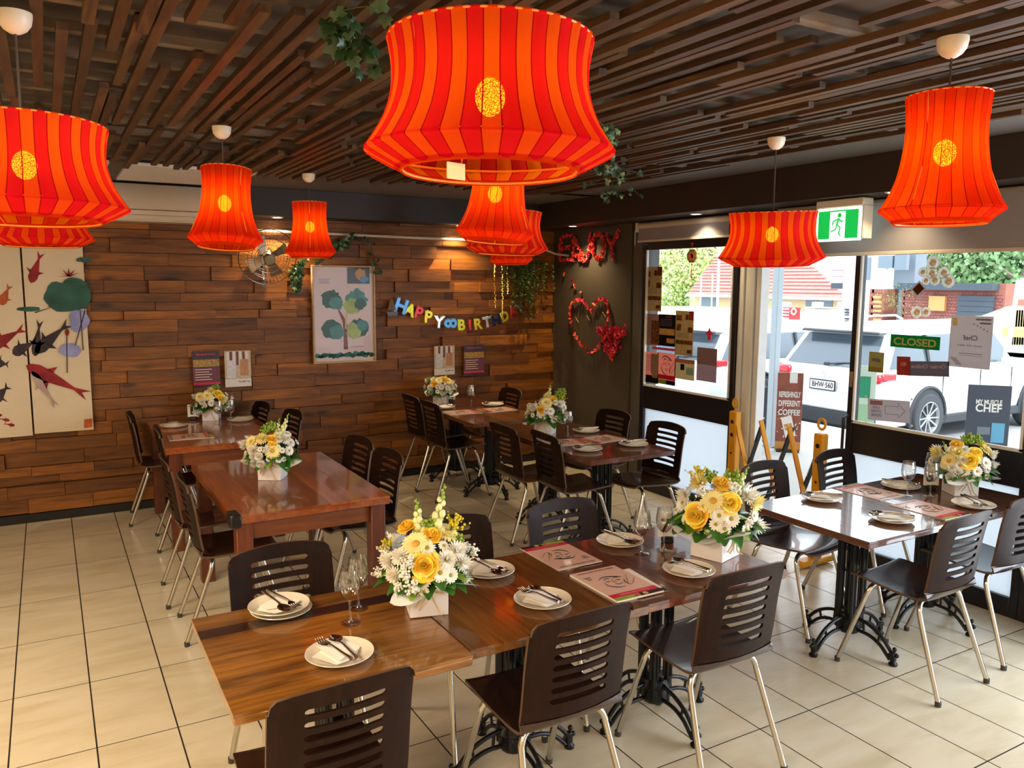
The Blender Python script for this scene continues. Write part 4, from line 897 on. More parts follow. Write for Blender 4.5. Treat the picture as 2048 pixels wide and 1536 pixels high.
# koi hanging
cloth = mat('hanging_cloth', '#d8c6a8', .8, var=.03, bump=.3, bscale=400); kr = mat('koi_red', '#8e1f24', .8, var=.5, scale=12); ko = mat('koi_orange', '#b7562c', .8, var=.4, scale=12); kd = mat('koi_dark', '#33282f', .8, var=.6, scale=12); kg = mat('lotus_green', '#2f5a50', .8, var=.4, scale=8); kb = mat('ink_blue', '#8d92c4', .8, var=.25, scale=8); kl = mat('koi_fade', '#b59a90', .8, var=.2)
def hx(u, v): q = at(u, v, 1, -.05); return Vector((q.x, q.z))
t = thing('fabric_hanging', 'long cream fabric hanging in two panels painted with koi fish and lotus leaves', 'wall hanging', (0, -.05, 0))
MB().tube([(-.55, -.02, 2.115), (.57, -.02, 2.105)], .008, 8).build('rod', mat('rod_wood', '#5a3a20', .6), t)
def panel(x0, x1, zt_, zb, nm):
    def f(u, v): x = x0+(x1-x0)*u; return (x, -.022-.006*math.sin(9*x+3*v), zt_+(zb-zt_)*v)
    m = MB(); m.grid(lambda u, v: f(v, u), 20, 14); m.grid(lambda u, v: (lambda p: (p[0], p[1]+.002, p[2]))(f(1-v, u)), 20, 14); return m.build(nm, cloth, t, smooth=80)
a, b2 = hx(66, 870), hx(74, 865); c2 = hx(187, 858)
pl = panel(-.55, a.x, 2.1, a.y, 'cloth_panel'); pr_ = panel(a.x+.012, c2.x, 2.1, c2.y, 'cloth_panel')
MI = {'r': kr, 'o': ko, 'd': kd, 'g': kg, 'b': kb, 'l': kl}; PN = MB(); order = list(MI)
def paint(pts, c, lay=0):
    "flat dye shape on the cloth, outline given by sight-line points on the wall plane"
    q = [hx(u, v) for u, v in pts]; y = -.0295-.0003*lay
    m = PN; n = len(q); m.add([(p.x, y, p.y) for p in q], [tuple(range(n))], order.index(c))
def fish(u0, v0, u1, v1, w, c, tail=.35, lay=1):
    dx, dy = u1-u0, v1-v0; L = math.hypot(dx, dy); ex, ey = dx/L, dy/L; nx, ny_ = -ey, ex; P = []
    prof = [(0, 0), (.06, .6), (.18, 1), (.35, .95), (.55, .6), (.72, .28), (.78, .2)]
    P = [(u0+dx*t+nx*w*k, v0+dy*t+ny_*w*k) for t, k in prof]+[(u0+dx*1.0+nx*w*.8, v0+dy*1.0+ny_*w*.8), (u0+dx*.9, v0+dy*.9), (u0+dx*1.02-nx*w*.8, v0+dy*1.02-ny_*w*.8)]+[(u0+dx*t-nx*w*k, v0+dy*t-ny_*w*k) for t, k in prof[:0:-1]]
    paint(P, c, lay)
    for s in (1, -1): paint([(u0+dx*.3+nx*w*s*.9, v0+dy*.3+ny_*w*s*.9), (u0+dx*.42+nx*w*s*1.9, v0+dy*.42+ny_*w*s*1.9), (u0+dx*.4+nx*w*s*.8, v0+dy*.4+ny_*w*s*.8)], c, lay)
fish(62, 566, 82, 505, 10, 'r'); fish(70, 712, 80, 640, 9, 'd'); fish(70, 705, 138, 645, 12, 'd'); fish(25, 707, 75, 680, 11, 'd'); fish(52, 730, 176, 790, 13, 'r'); fish(64, 742, 112, 812, 8, 'l'); fish(-20, 695, 50, 655, 12, 'r'); fish(-10, 725, 18, 728, 10, 'd'); fish(-12, 800, 18, 770, 12, 'd'); fish(2, 610, 20, 570, 9, 'o')
random.seed(2)
def bl(cu, cv, ru, rv, c, lay, n=18): paint([(cu+ru*(1+random.uniform(-.12, .12))*math.cos(2*pi*k/n), cv+rv*(1+random.uniform(-.12, .12))*math.sin(2*pi*k/n)) for k in range(n)], c, lay)
bl(118, 589, 30, 26, 'g', 2); bl(148, 583, 26, 30, 'g', 3); bl(160, 590, 22, 30, 'g', 4); bl(130, 612, 32, 12, 'g', 5); bl(158, 640, 20, 24, 'b', 1); bl(140, 700, 22, 14, 'b', 1); bl(58, 618, 24, 5, 'g', 2); bl(168, 520, 16, 5, 'g', 2)
for L in (((70, 625), (110, 612)), ((160, 620), (166, 700)), ((170, 620), (150, 690)), ((133, 660), (134, 745)), ((172, 525), (168, 545)), ((180, 545), (160, 515))): (u0, v0), (u1, v1) = L; paint([(u0-1, v0-1), (u1-1, v1), (u1+1, v1), (u0+1, v0+1)], 'd', 3)
for k in range(7): a_ = pi*k/6; paint([(137-3, 552), (137-26*math.cos(a_), 554-18*math.sin(a_)), (137+3, 553)], 'r', 4)
bl(134, 664, 4, 7, 'r', 4); paint([(168, 838), (184, 836), (184, 853), (168, 855)], 'o', 2)
for u, v in ((30, 850), (20, 840), (5, 830)): fish(u, v, u-22, v-4, 3, 'r')
PN.build('painting', [MI[k] for k in order], t, smooth=0)
# wall fan
ft = thing('wall_fan', 'chrome wall fan with round wire cage near the ceiling, between two tall lamps', 'fan', (1.83, -.2, 2.03)); frame(ft, (1, 0, 0), (0, -.94, -.34))
R0 = .235; wm = mat('fan_wire', '#8f8880', .25, 1.0); cg = MB()
for zz, sgn in ((.055, 1), (-.05, -1)):
    for rr, dz in ((R0, 0), (.17, .6), (.12, .85), (.07, .95)): cg.tube([(rr*math.cos(2*pi*j/36), rr*math.sin(2*pi*j/36), zz*(dz if rr < R0 else 0)) for j in range(36)], .0022 if rr < R0 else .004, 5, closed=True)
    for k in range(44): a_ = 2*pi*k/44; cg.tube([(.05*math.cos(a_), .05*math.sin(a_), zz), (.13*math.cos(a_), .13*math.sin(a_), zz*.82), (R0*math.cos(a_), R0*math.sin(a_), 0)], .0011, 4)
cg.build('cage', wm, ft)
for k in range(4):
    m = MB(); a_ = k*pi/2+.5; m.M = Matrix.Rotation(a_, 4, 'Z'); m.grid(lambda u, v: (.035+.14*u, (v-.5)*(.05+.06*u), .012*(v-.5)*3), 6, 4); m.grid(lambda u, v: (.035+.14*u, (.5-v)*(.05+.06*u), .012*(.5-v)*3-.0015), 6, 4); m.build('blade', mat('fan_blade', '#b8b0a4', .3, .8), ft)
MB().lathe([(.0001, .075), (.04, .074), (.05, .06), (.05, .052), (.0001, .052)], 24).build('cage_badge', mat('chrome_badge', '#d8d4cc', .12, 1.0), ft)
MB().lathe([(.0001, -.17), (.045, -.165), (.058, -.12), (.058, -.07), (.03, -.05), (.0001, -.05)], 24).build('motor', mat('chrome_badge', '#d8d4cc', .12, 1.0), ft)
MB().tube([(0, -.05, -.12), (0, -.18, -.13), (0, -.26, -.1)], .016, 10).box((0, -.27, -.09), (.05, .08, .05), 0, .01).build('stand', mat('chrome_badge', '#d8d4cc', .12, 1.0), ft)
# ivy
ivy_m = mat('ivy_leaf', '#2b4a26', .4, var=.35, scale=20); ivy_l = mat('ivy_leaf_pale', '#7f9668', .45, var=.3, scale=25); vine_m = mat('vine', '#3b3a20', .7)
def ivy_leaf(s, mt, nm='leaf'):
    P = [(0, 0), (.35, -.22), (.75, .0), (.5, .3), (.72, .62), (.3, .6), (0, 1.1), (-.3, .6), (-.72, .62), (-.5, .3), (-.75, .0), (-.35, -.22)]; m = MB()
    vs = [(x*s, y*s, -abs(x)*s*.3-abs(y-.3)*s*.12) for x, y in P]+[(0, .3*s, .05*s)]; n = len(P); m.add(vs, [(i, (i+1) % n, n) for i in range(n)]); m.add([(x, y, z-.001) for x, y, z in vs], [((i+1) % n, i, n) for i in range(n)]); return m.mesh(nm, mt, 80)
IV = [ivy_leaf(.03, ivy_m), ivy_leaf(.024, ivy_m), ivy_leaf(.022, ivy_l)]
def vine(label, paths, n, nrm, seed, sc=1, pale=.25, spread=.03, group='artificial ivy vines', cap=300):
    random.seed(seed); t = thing('ivy_vine', label, 'ivy', paths[0][0], 0, group); o0 = Vector(paths[0][0]); m = MB(); tot = 0
    for P in paths: m.tube([Vector(p)-o0 for p in spl([tuple(q) for q in P], 4)], .0022, 5)
    m.build('vine_stem', vine_m, t)
    for P in paths:
        Q = spl([tuple(q) for q in P], 6)
        for k in range(n):
            q = Vector(Q[int(random.random()*(len(Q)-1))])-o0+Vector([random.uniform(-spread, spread) for _ in range(3)])
            d = Vector((random.uniform(-1, 1), random.uniform(-.4, .4), random.uniform(-1.2, .2))).normalized(); nn = Vector(nrm)+Vector([random.uniform(-.6, .6) for _ in range(3)])
            ex = d.cross(nn).normalized(); nn = ex.cross(d); s = sc*random.uniform(.7, 1.15)
            l = put('ivy_leaf', IV[2] if random.random() < pale else random.choice(IV[:2]), t); l.matrix_local = Matrix(((ex.x*s, d.x*s, nn.x*s, q.x), (ex.y*s, d.y*s, nn.y*s, q.y), (ex.z*s, d.z*s, nn.z*s, q.z), (0, 0, 0, 1)))
    return t
def onwall(*pts, y=-.1): return [tuple(at(u, v, 1, y)) for u, v in pts]
def onz(*pts, z=2.5, dz=None): return [tuple(at(u, v, 2, (dz[i] if dz else z))) for i, (u, v) in enumerate(pts)]
vine('ivy garland draped over the top of the framed tree poster', [onwall((600, 570), (590, 545), (605, 520), (640, 508), (680, 490), (715, 475), (740, 490), (750, 520), (756, 550)), onwall((600, 530), (592, 560), (598, 588)), onwall((690, 485), (660, 500), (635, 520))], 58, (0, -1, .1), 3, 1.35, .2, .035)
A = at(700, 60, 2, 2.5)
def hang(u, v, z, drops): 
    p = at(u, v, 2, z); return [[tuple(p), (p.x+dx*.5, p.y+dy*.5, p.z-dz*.55), (p.x+dx, p.y+dy, p.z-dz)] for dx, dy, dz in drops]
vine('ivy hanging from the ceiling slats at the upper left of the largest lamp', hang(700, 40, 2.5, ((-.06, 0, .05), (-.05, -.02, .12), (.03, 0, .07), (.06, .02, .06), (.0, -.02, .1), (.07, .03, .13)))+[onz((640, 60), (690, 20), (770, 10), z=2.49)], 7, (-.3, -1, .1), 5, 1.15, .02, .03)
vine('ivy trailing from the slats to the right of the largest lamp', hang(1215, 255, 2.5, ((0, 0, .1), (.03, 0, .17), (.02, .05, .2), (.05, 0, .06)))+[onz((1195, 240), (1225, 280), (1200, 330), (1280, 345), z=2.5)], 9, (-.3, -1, .1), 6, 1.0, .3, .03)
vine('ivy sprays dangling below the slats above the dark bulkhead', hang(1235, 340, 2.51, ((-.25, .0, .12), (-.1, 0, .2), (.0, 0, .16), (.12, 0, .08), (.2, .0, .16)))+[onz((1180, 345), (1235, 335), (1290, 350), z=2.52)], 9, (-.3, -1, .1), 7, .95, .5, .03)
# hanging greenery with gold strands
random.seed(9)
g = at(1050, 520, 1, -.16); t = thing('hanging_plant', 'bushy hanging artificial plant with gold bead strands in the far corner', 'plant', g)
m = MB(); lm = MB()
for k in range(90):
    x = random.gauss(0, .13); x = max(-.28, min(.3, x)); L = random.uniform(.15, .62)*(1-abs(x)*1.2); y = random.uniform(-.08, .06)
    m.tube([(x*.3, y*.3, .05), (x, y, .02), (x+random.uniform(-.02, .02), y, -L)], .001, 3)
    for q in range(int(L/.013)):
        zz = -L*q/(L/.013); s = random.uniform(.01, .018); a_ = random.random()*6; c_ = Vector((x+random.uniform(-.012, .012), y+random.uniform(-.012, .012), zz)); d = Vector((math.cos(a_), math.sin(a_), random.uniform(-.8, .3)))*s*1.8; e = Vector((-math.sin(a_), math.cos(a_), .3))*s
        lm.add([c_, c_+d*.5+e*.6, c_+d, c_+d*.5-e*.6], [(0, 1, 2, 3)], 0 if random.random() < .8 else 1)
m.build('stems', vine_m, t, kind='stuff'); lm.build('foliage', [mat('fern_green', '#4f6a2a', .5, var=.3, scale=30), ivy_l], t, smooth=0, kind='stuff')
MB().lathe([(.0001, .0), (.05, .0), (.07, .06), (.065, .06), (.045, .01), (.0001, .01)], 16, (0, 0, .02)).build('pot', mat('dark_pot', '#2a211a', .6), t)
gm = mat('gold_foil', '#caa24a', .22, 1.0)
for u, L in ((990, .42), (1005, .55), (1015, .3), (1075, .5), (1084, .42)):
    p = at(u, 530, 1, -.22)-g; m = MB()
    for q in range(int(L/.016)): m.ball((p.x+random.uniform(-.006, .006), p.y, p.z-.016*q), .008, 6, 4, 0, (1, 1, .7))
    m.build('bead_strand', gm, t)
# birthday garland
foil = {'b': mat('foil_blue', '#5f9ad0', .2, .55), 'y': mat('foil_yellow', '#d9cf3a', .2, .5), 'r': mat('foil_red', '#cf3a3e', .2, .5), 'w': mat('foil_silver', '#d6dbe2', .15, .7), 'k': mat('foil_navy', '#1f2f5c', .2, .6), 'g': mat('foil_gold', '#e0c23a', .2, .6)}
gy = -.075; t = thing('birthday_garland', 'foil letter garland spelling happy birthday across the plank wall', 'garland', at(792, 598, 1, gy)); o0 = t.location.copy()
def letter_mesh(ch, mt):
    c = bpy.data.curves.new('l', 'FONT'); c.body = ch; c.extrude = .06; c.bevel_depth = .045; c.bevel_resolution = 2; c.offset = .015; o = bpy.data.objects.new('l', c); me = bpy.data.meshes.new_from_object(o); bpy.data.objects.remove(o)
    vs = [v.co for v in me.vertices]; cx = (min(v.x for v in vs)+max(v.x for v in vs))/2; cz = (min(v.y for v in vs)+max(v.y for v in vs))/2
    for v in me.vertices: v.co = ((v.co.x-cx), (v.co.y-cz), v.co.z)
    me.materials.clear(); me.materials.append(mt); me.name = 'letter'; return me
cordp = []
for ch, u, v, c, hp, tl in (('H', 802, 612, 'b', 26, -.3), ('A', 820, 620, 'y', 22, -.4), ('P', 838, 626, 'r', 22, -.3), ('P', 857, 634, 'g', 22, -.1), ('Y', 878, 644, 'w', 22, -.1), ('*', 901, 647, 'b', 26, 0), ('B', 923, 650, 'y', 20, .0), ('I', 940, 650, 'r', 20, .05), ('R', 957, 648, 'g', 20, .1), ('T', 974, 644, 'w', 20, .15),
                            ('H', 992, 640, 'k', 20, .25), ('D', 1010, 633, 'y', 18, .35), ('A', 1026, 624, 'r', 18, .4), ('Y', 1040, 615, 'w', 18, .45)):
    p = at(u, v, 1, gy)-o0; s = hp/255*1.75; l = put('letter', letter_mesh(ch if ch != '*' else '8', foil[c]), t, p); l.matrix_local = Matrix.Translation(p) @ Matrix.Rotation(pi/2, 4, 'X') @ Matrix.Rotation(tl, 4, 'Z') @ Matrix.Scale(s, 4) @ Matrix.Scale(.5, 4, (0, 0, 1)) @ (Matrix.Rotation(pi/2, 4, 'Z') if ch == '*' else Matrix()); cordp.append(tuple(at(u, v-hp*.4, 1, gy+.004)-o0))
MB().tube([tuple(at(790, 598, 1, gy)-o0)]+cordp+[tuple(at(1056, 603, 1, gy)-o0)], .0015, 5).build('string', vine_m, t)
# model sailboat
t = thing('model_sailboat', 'small model sailboat on the plank wall at the left end of the birthday garland', 'ornament', at(784, 628, 1, -.09)); bm_ = mat('boat_hull', '#6f7d8a', .5); sm_ = mat('boat_mast', '#8a6a44', .6); sl = mat('boat_sail', '#7f6a58', .7)
MB().add([(-.055, -.015, .02), (.055, -.015, .015), (.045, -.012, -.015), (-.04, -.012, -.015), (-.055, .015, .02), (.055, .015, .015), (.045, .012, -.015), (-.04, .012, -.015)], [(0, 3, 2, 1), (4, 5, 6, 7), (0, 1, 5, 4), (3, 7, 6, 2), (0, 4, 7, 3), (1, 2, 6, 5)]).build('hull', bm_, t)
MB().tube([(0, 0, .01), (0, 0, .165)], .0025, 6).tube([(0, 0, .03), (.045, 0, .03)], .0018, 5).tube([(-.05, 0, .02), (0, 0, .15), (.05, 0, .02)], .001, 4).build('mast', sm_, t)
MB().add([(-.003, 0, .035), (-.003, 0, .15), (-.04, 0, .035), (.004, 0, .035), (.004, 0, .14), (.042, 0, .035)], [(0, 1, 2), (3, 5, 4)]).build('sail', sl, t, smooth=0)
# ================================================================== dark column: petals
pet = [mat('petal_red', '#ea4030', .6), mat('petal_rose', '#c8264a', .6), mat('petal_coral', '#f2664a', .6)]
def petal_piece(s):
    m = MB(); m.grid(lambda u, v: ((v-.5)*s*(.5+.9*u)*(1-.3*u), s*(u-.5), s*.35*(2*v-1)**2+s*.15*u), 3, 4); m.grid(lambda u, v: ((.5-v)*s*(.5+.9*u)*(1-.3*u), s*(u-.5), s*.35*(2*v-1)**2+s*.15*u-.0008), 3, 4); return m
PP = [petal_piece(.04).mesh('petal', c, 70) for c in pet]
def sw(u, v, x=RX-.004): return at(u, v, 0, x)
def rndrot(): return (Matrix(((0, 0, -1, 0), (-1, 0, 0, 0), (0, 1, 0, 0), (0, 0, 0, 1))) @ Matrix.Rotation(random.uniform(0, 6.3), 4, 'Z') @ Matrix.Rotation(random.uniform(-.6, .6), 4, 'X') @ Matrix.Rotation(random.uniform(-.6, .6), 4, 'Y'))
random.seed(12)
def petal_line(m, P, step, o0, jit=.008):
    Q = [sw(u, v) for u, v in P]
    for a_, b_ in zip(Q, Q[1:]):
        n = max(1, int((b_-a_).length/step))
        for k in range(n):
            p = a_.lerp(b_, k/n)-o0+Vector((-random.uniform(.006, .022), random.uniform(-jit, jit), random.uniform(-jit, jit))); pc = petal_piece(random.uniform(.026, .034)); M_ = Matrix.Translation(p) @ rndrot(); m.add([M_ @ Vector(v) for v in pc.v], pc.f, random.choice((0, 0, 2, 1)))
for ch, LS in (('E', [[(1147, 470), (1128, 474), (1123, 500), (1124, 521), (1148, 519)], [(1125, 497), (1146, 494)]]), ('N', [[(1150, 520), (1152, 478)], [(1152, 474), (1166, 508), (1172, 520)]]), ('J', [[(1184, 466), (1182, 500), (1176, 521), (1164, 520), (1156, 508)]]),
               ('O', [[(1196, 467), (1189, 480), (1189, 505), (1198, 518), (1208, 512), (1212, 490), (1208, 470), (1196, 467)]]), ('Y', [[(1217, 470), (1226, 490), (1228, 520)], [(1240, 461), (1234, 478), (1227, 492)]])):
    c = sw(*LS[0][0]); t = MB()
    for P in LS:
        for _ in range(2): petal_line(t, P, .013, c, .009)
    o = t.build('petal_letter', pet, None, 70, loc=c); tag(o, 'letter %s of the ENJOY lettering made of red petals on the dark column' % ch, 'letter', 'petal letters spelling ENJOY')
hc = sw(1185, 640); t = thing('petal_heart', 'heart outline of single red petals on the dark column', 'decoration', hc); hp = []
HT = [(1185, 625), (1176, 608), (1163, 600), (1150, 604), (1144, 620), (1146, 645), (1153, 668), (1165, 688), (1180, 703), (1186, 706), (1196, 698), (1208, 680), (1216, 655), (1221, 630), (1219, 610), (1210, 599), (1198, 602), (1190, 612), (1185, 625)]
S2 = spl(HT, 3); acc = 0; last = sw(*S2[0])
for q in S2[1:]:
    p = sw(*q)
    if (p-last).length > .026:
        last = p; o = put('petal', random.choice(PP), t); o.matrix_local = Matrix.Translation(p-hc+Vector((-.012, 0, 0))) @ rndrot()
for u, v in ((1156, 640), (1178, 636), (1210, 629)): MB().ball(sw(u, v)-hc+Vector((-.01, 0, 0)), .004, 6, 4).tube([sw(u-3, v-5)-hc+Vector((-.01, 0, 0)), sw(u+3, v+5)-hc+Vector((-.01, 0, 0))], .0025, 5).build('cherub_charm', gold, t)
cc = sw(1228, 680); m = MB()
for k in range(330):
    a_ = random.random(); u = 1200+random.random()*54; v = 645+random.random()*75
    dx = abs(u-1228)/27; top = 648+6*abs(math.sin((u-1200)/54*2*pi)); bot = 725-58*dx
    if v > bot or v < top: continue
    pc = petal_piece(random.uniform(.026, .042)); M_ = Matrix.Translation(sw(u, v)-cc+Vector((-random.uniform(.004, .035), 0, 0))) @ rndrot(); m.add([M_ @ Vector(q) for q in pc.v], pc.f, random.choice((1, 1, 0)))
o = m.build('petal_cluster', pet, None, 70, loc=cc); tag(o, 'solid cluster of dark red petals overlapping the lower right of the petal heart', 'decoration')
for i, (u, v, lb) in enumerate(((1132, 549, 'loose petal farthest up in the short trail above the petal heart'), (1147, 561, 'second loose petal in the trail above the petal heart'), (1153, 570, 'third loose petal in the trail above the petal heart'), (1166, 584, 'lowest loose petal in the trail, just above the petal heart'))):
    o = put('loose_petal', PP[i % 3], None, label=lb, cat='petal', group='loose petals on the column'); o.matrix_world = Matrix.Translation(sw(u, v)+Vector((-.012, 0, 0))) @ rndrot()
# ================================================================== sheets on the glass
gx = RX+.035
def wmat(name, col, *a, var=0, scale=20, **k):
    m, nt, p, o = new(name); nt.nodes.remove(p); c = (*lin(col), 1); d = nd(nt, 'ShaderNodeBsdfDiffuse'); t = nd(nt, 'ShaderNodeBsdfTranslucent'); x = nd(nt, 'ShaderNodeMixShader', i_0=.55)
    src = None
    if var:
        tc = nd(nt, 'ShaderNodeTexCoord'); n = nd(nt, 'ShaderNodeTexNoise', i_Scale=scale, i_Detail=3); nt.links.new(tc.outputs['Object'], n.inputs[0]); r = nd(nt, 'ShaderNodeValToRGB'); nt.links.new(n.outputs[0], r.inputs[0])
        r.color_ramp.elements[0].position = .35; r.color_ramp.elements[1].position = .65; r.color_ramp.elements[0].color = (*[q*(1-var) for q in c[:3]], 1); r.color_ramp.elements[1].color = (*[min(1, q*(1+var)) for q in c[:3]], 1)
        nt.links.new(r.outputs[0], d.inputs[0]); nt.links.new(r.outputs[0], t.inputs[0])
    else: d.inputs[0].default_value = c; t.inputs[0].default_value = c
    nt.links.new(d.outputs[0], x.inputs[1]); nt.links.new(t.outputs[0], x.inputs[2]); nt.links.new(x.outputs[0], o.inputs[0]); return m
grey_b = wmat('sheet_back', '#a9979c', .6); tanb = wmat('sheet_tan', '#b39a72', .6, var=.1, scale=20); fo = wmat('sheet_food', '#8c5a35', .6, var=.6, scale=50); kblack = wmat('sheet_black', '#2a2426', .5); green_s = wmat('closed_green', '#1d8a4c', .4); tangold = wmat('closed_gold', '#dcc98c', .4); red_b = wmat('sheet_red', '#a44a45', .5); slate = wmat('sheet_slate', '#7a7585', .5); lite = wmat('sheet_light', '#c6c2c8', .6); ltx = wmat('sheet_text', '#8a8692', .6); olive = wmat('sheet_olive', '#a39a66', .6); pink_s = wmat('sheet_pink', '#c04a6a', .5)
wpink = wmat('sheet_menu_pink', '#e8a79c'); wmag = wmat('sheet_magenta', '#cf2f50'); wlime = wmat('sheet_lime', '#8fae3c')
def glass_sheet(u0, v0, u1, v1, label, layers, mats, cat='poster', texts=(), tilt=0, x=gx, name='window_poster'):
    a_, b_ = at(u0, v0, 0, x), at(u1, v1, 0, x); w = a_.y-b_.y; h = a_.z-b_.z
    return sheet(name, label, cat, (x, (a_.y+b_.y)/2, (a_.z+b_.z)/2), w, h, layers, mats, 'right', .002, 'sheets taped to the street windows', tilt, texts)
fl = [(1, .05, .1, .35, .22), (1, .55, .08, .9, .2), (1, .06, .3, .32, .45), (2, .75, .0, 1, .2), (1, .7, .36, .95, .48), (1, .05, .66, .95, .75), (1, .7, .86, .95, .95)]+[(3, .1, .5+.03*k, .8, .508+.03*k) for k in range(4)]
glass_sheet(1290, 534, 1322, 623, 'tall food price list, upper left of the small window', fl, [tanb, fo, red_b, ltx])
glass_sheet(1352, 621, 1385, 713, 'tall food price list in the middle of the small window', fl, [tanb, fo, red_b, ltx])
glass_sheet(1288, 627, 1318, 692, 'brown photo menu at the left of the small window, middle row', [(1, .5, .2, 1, .95)]+[(3, .05, .2+.05*k, .45, .22+.05*k) for k in range(12)], [wmat('sheet_rose', '#a58078', .6), fo, red_b, ltx])
glass_sheet(1318, 628, 1350, 694, 'black photo menu beside the brown one on the small window', [(1, .05, .45, .95, .65), (1, .5, .75, .95, .9), (2, .4, .06, .75, .1)]+[(3, .1, .15+.05*k, .8, .165+.05*k) for k in range(5)], [kblack, food_p, pink_s, ltx])
glass_sheet(1288, 702, 1316, 768, 'pink and yellow leaflet with black foot, lower left of the small window', [(1, .5, .05, 1, .7), (2, 0, .75, 1, 1), (1, .6, .7, .95, .82)]+[(3, .08, .1+.06*k, .9, .115+.06*k) for k in range(9)], [wpink, tanb, kblack, ltx])
o = glass_sheet(1316, 704, 1350, 772, 'pink menu cover with brush drawing taped to the small window', [(1, 0, .7, 1, .84), (2, 0, .86, .5, 1), (3, .5, .86, 1, 1)], [wpink, wmag, wlime, kblack])
m = MB(); strokes(m, BR+CHOP, .0016, 0, 1.4, 1.5, 0, .04); m.build('brush_drawing', ink, o)
glass_sheet(1350, 716, 1388, 762, 'beige card with a vase of black stems, bottom middle of the small window', [(1, .0, .0, 1, .2), (2, .3, .25, .5, .55), (3, .6, .4, .95, .75)], [wmat('sheet_cream', '#c4b392', .6), wmat('sheet_salmon', '#c98a70', .6), kblack, wmat('sheet_mint', '#a9c4b0', .6)])
glass_sheet(1395, 694, 1432, 766, 'blank mauve sheet seen from behind, lower right of the small window', [(1, 0, 0, 1, .5)], [grey_b, wmat('sheet_mauve', '#b08e93', .6)])
glass_sheet(1305, 693, 1350, 703, 'narrow pink strip between the two rows of menus on the small window', [], [pink_s])
m = MB(); P = [(0, .05), (.014, .018), (.05, .0), (.016, -.01), (.02, -.06), (0, -.045), (-.02, -.06), (-.016, -.01), (-.05, 0), (-.014, .018)]; m.prism(P, 0, .004); o = m.build('star_ornament', mat('star_red', '#d0204a', .5), None); o.location = at(1419, 667, 0, gx-.004); frame(o, (0, -1, 0), (-1, 0, 0)); tag(o, 'pink red paper star on the small window beside the parked car', 'ornament')
# bagua charm
t = thing('hanging_charm', 'octagonal gold charm with red and black centre and red tassel hanging in the small window', 'charm', at(1384, 512, 0, RX-.03)); frame(t, (0, -1, 0), (-1, 0, 0))
oc = [(.058*math.cos(pi/8+k*pi/4), .058*math.sin(pi/8+k*pi/4)) for k in range(8)]
MB().prism(oc, -.004, .004, 0).build('disc', mat('charm_gold', '#8f7a45', .45, .4, var=.2, scale=60), t)
m = MB(); m.lathe([(.0001, .0055), (.026, .0055), (.026, .004)], 24, mi=0); m.prism([(.02*math.cos(a_*pi/8), .02*math.sin(a_*pi/8)) for a_ in range(-4, 5)]+[(-.0+.01*math.cos(a_*pi/6+pi/2), .01+.01*math.sin(a_*pi/6+pi/2)) for a_ in range(0, 6)], .0055, .0065, 1); m.build('emblem', [mat('charm_red', '#b3281e', .4), kblack], t)
for k in range(8): a_ = k*pi/4+pi/8; m = MB(); m.M = Matrix.Rotation(a_, 4, 'Z'); [m.box((.038+.006*q, 0, .0048), (.0028, .026, .0016)) for q in range(3)]; m.build('trigram', mat('charm_dark', '#4a3a22', .5), t)
MB().tube([(0, .058, 0), (0, .11, 0)], .0035, 6).ball((0, .1, 0), .011).build('hanging_cord', mat('charm_red', '#b3281e', .4), t)
m = MB(); m.ball((0, -.066, 0), .008); [m.tube([(0, -.07, 0), ((k-4)*.0014, -.12, .002*(k % 3)), ((k-4)*.0022, -.175, 0)], .0014, 4) for k in range(9)]; m.build('tassel', mat('charm_red', '#b3281e', .4), t)
# door glass sheets
glass_sheet(1782, 668, 1879, 701, 'green sign reading CLOSED on the door glass', [], [green_s, tangold], 'sign', [('CLOSED', .5, .52, .86, .58, 1)], name='closed_sign')
glass_sheet(1903, 630, 1979, 740, 'grey white poster with sketched sprigs in opposite corners on the door glass', [(1, .05, .05, .16, .2), (2, .6, .05, .95, .08), (2, .7, .12, .95, .15), (3, .25, .72, .8, .73), (3, .25, .76, .8, .765)]+[(4, .55+.08*k, .15+.03*k, .58+.08*k, .165+.03*k) for k in range(5)]+[(2, .05+.03*k, .82+.025*k, .2+.03*k, .83+.025*k) for k in range(6)], [lite, tangold, ltx, ltx, kblack, red_b], 'poster', [('Chef', .5, .42, .35, .1, 2, True), ('open six days', .5, .57, .6, .035, 2, True)])
glass_sheet(1818, 719, 1897, 757, 'mauve Order Online sticker seen from behind on the door glass', [], [slate, ltx, lite], 'sticker', [('Order Online', .5, .35, .85, .26, 2, True), ('pickup or delivery', .5, .72, .7, .13, 1, True)], .08, name='window_sticker')
glass_sheet(1795, 712, 1819, 752, 'red MENU label overlapping the left end of the mauve sticker', [], [red_b, tangold], 'sticker', [('MENU', .5, .4, .4, .2, 1, True)], .05, x=gx-.004, name='window_sticker')
glass_sheet(1739, 703, 1766, 746, 'yellowish camera warning sticker at the left edge of the door glass', [(1, 0, .75, 1, 1), (2, .2, .3, .75, .45), (2, .55, .4, .8, .5)], [olive, wmat('sheet_mustard', '#a8994e', .6), ltx], 'sticker', name='window_sticker')
o = glass_sheet(1737, 794, 1818, 850, 'white plate with reversed words and an arrow at the foot of the door glass', [(1, .06, .08, .36, .27)], [lite, wmat('sheet_pinkish', '#c97a86', .6), ltx], 'sign', [('PLEASE', .21, .175, .27, .12, 0, True), ('USE', .21, .38, .18, .12, 2, True), ('OTHER', .21, .56, .26, .12, 2, True), ('DOOR', .21, .75, .26, .14, 2, True)], .07, name='door_sign')
m = MB(); m.tube([(-.02, .03, .002), (.07, .03, .002), (.07, .05, .002), (.115, .005, .002), (.07, -.04, .002), (.07, -.02, .002), (-.02, -.02, .002)], .0012, 4, closed=True); m.build('arrow', ltx, o)
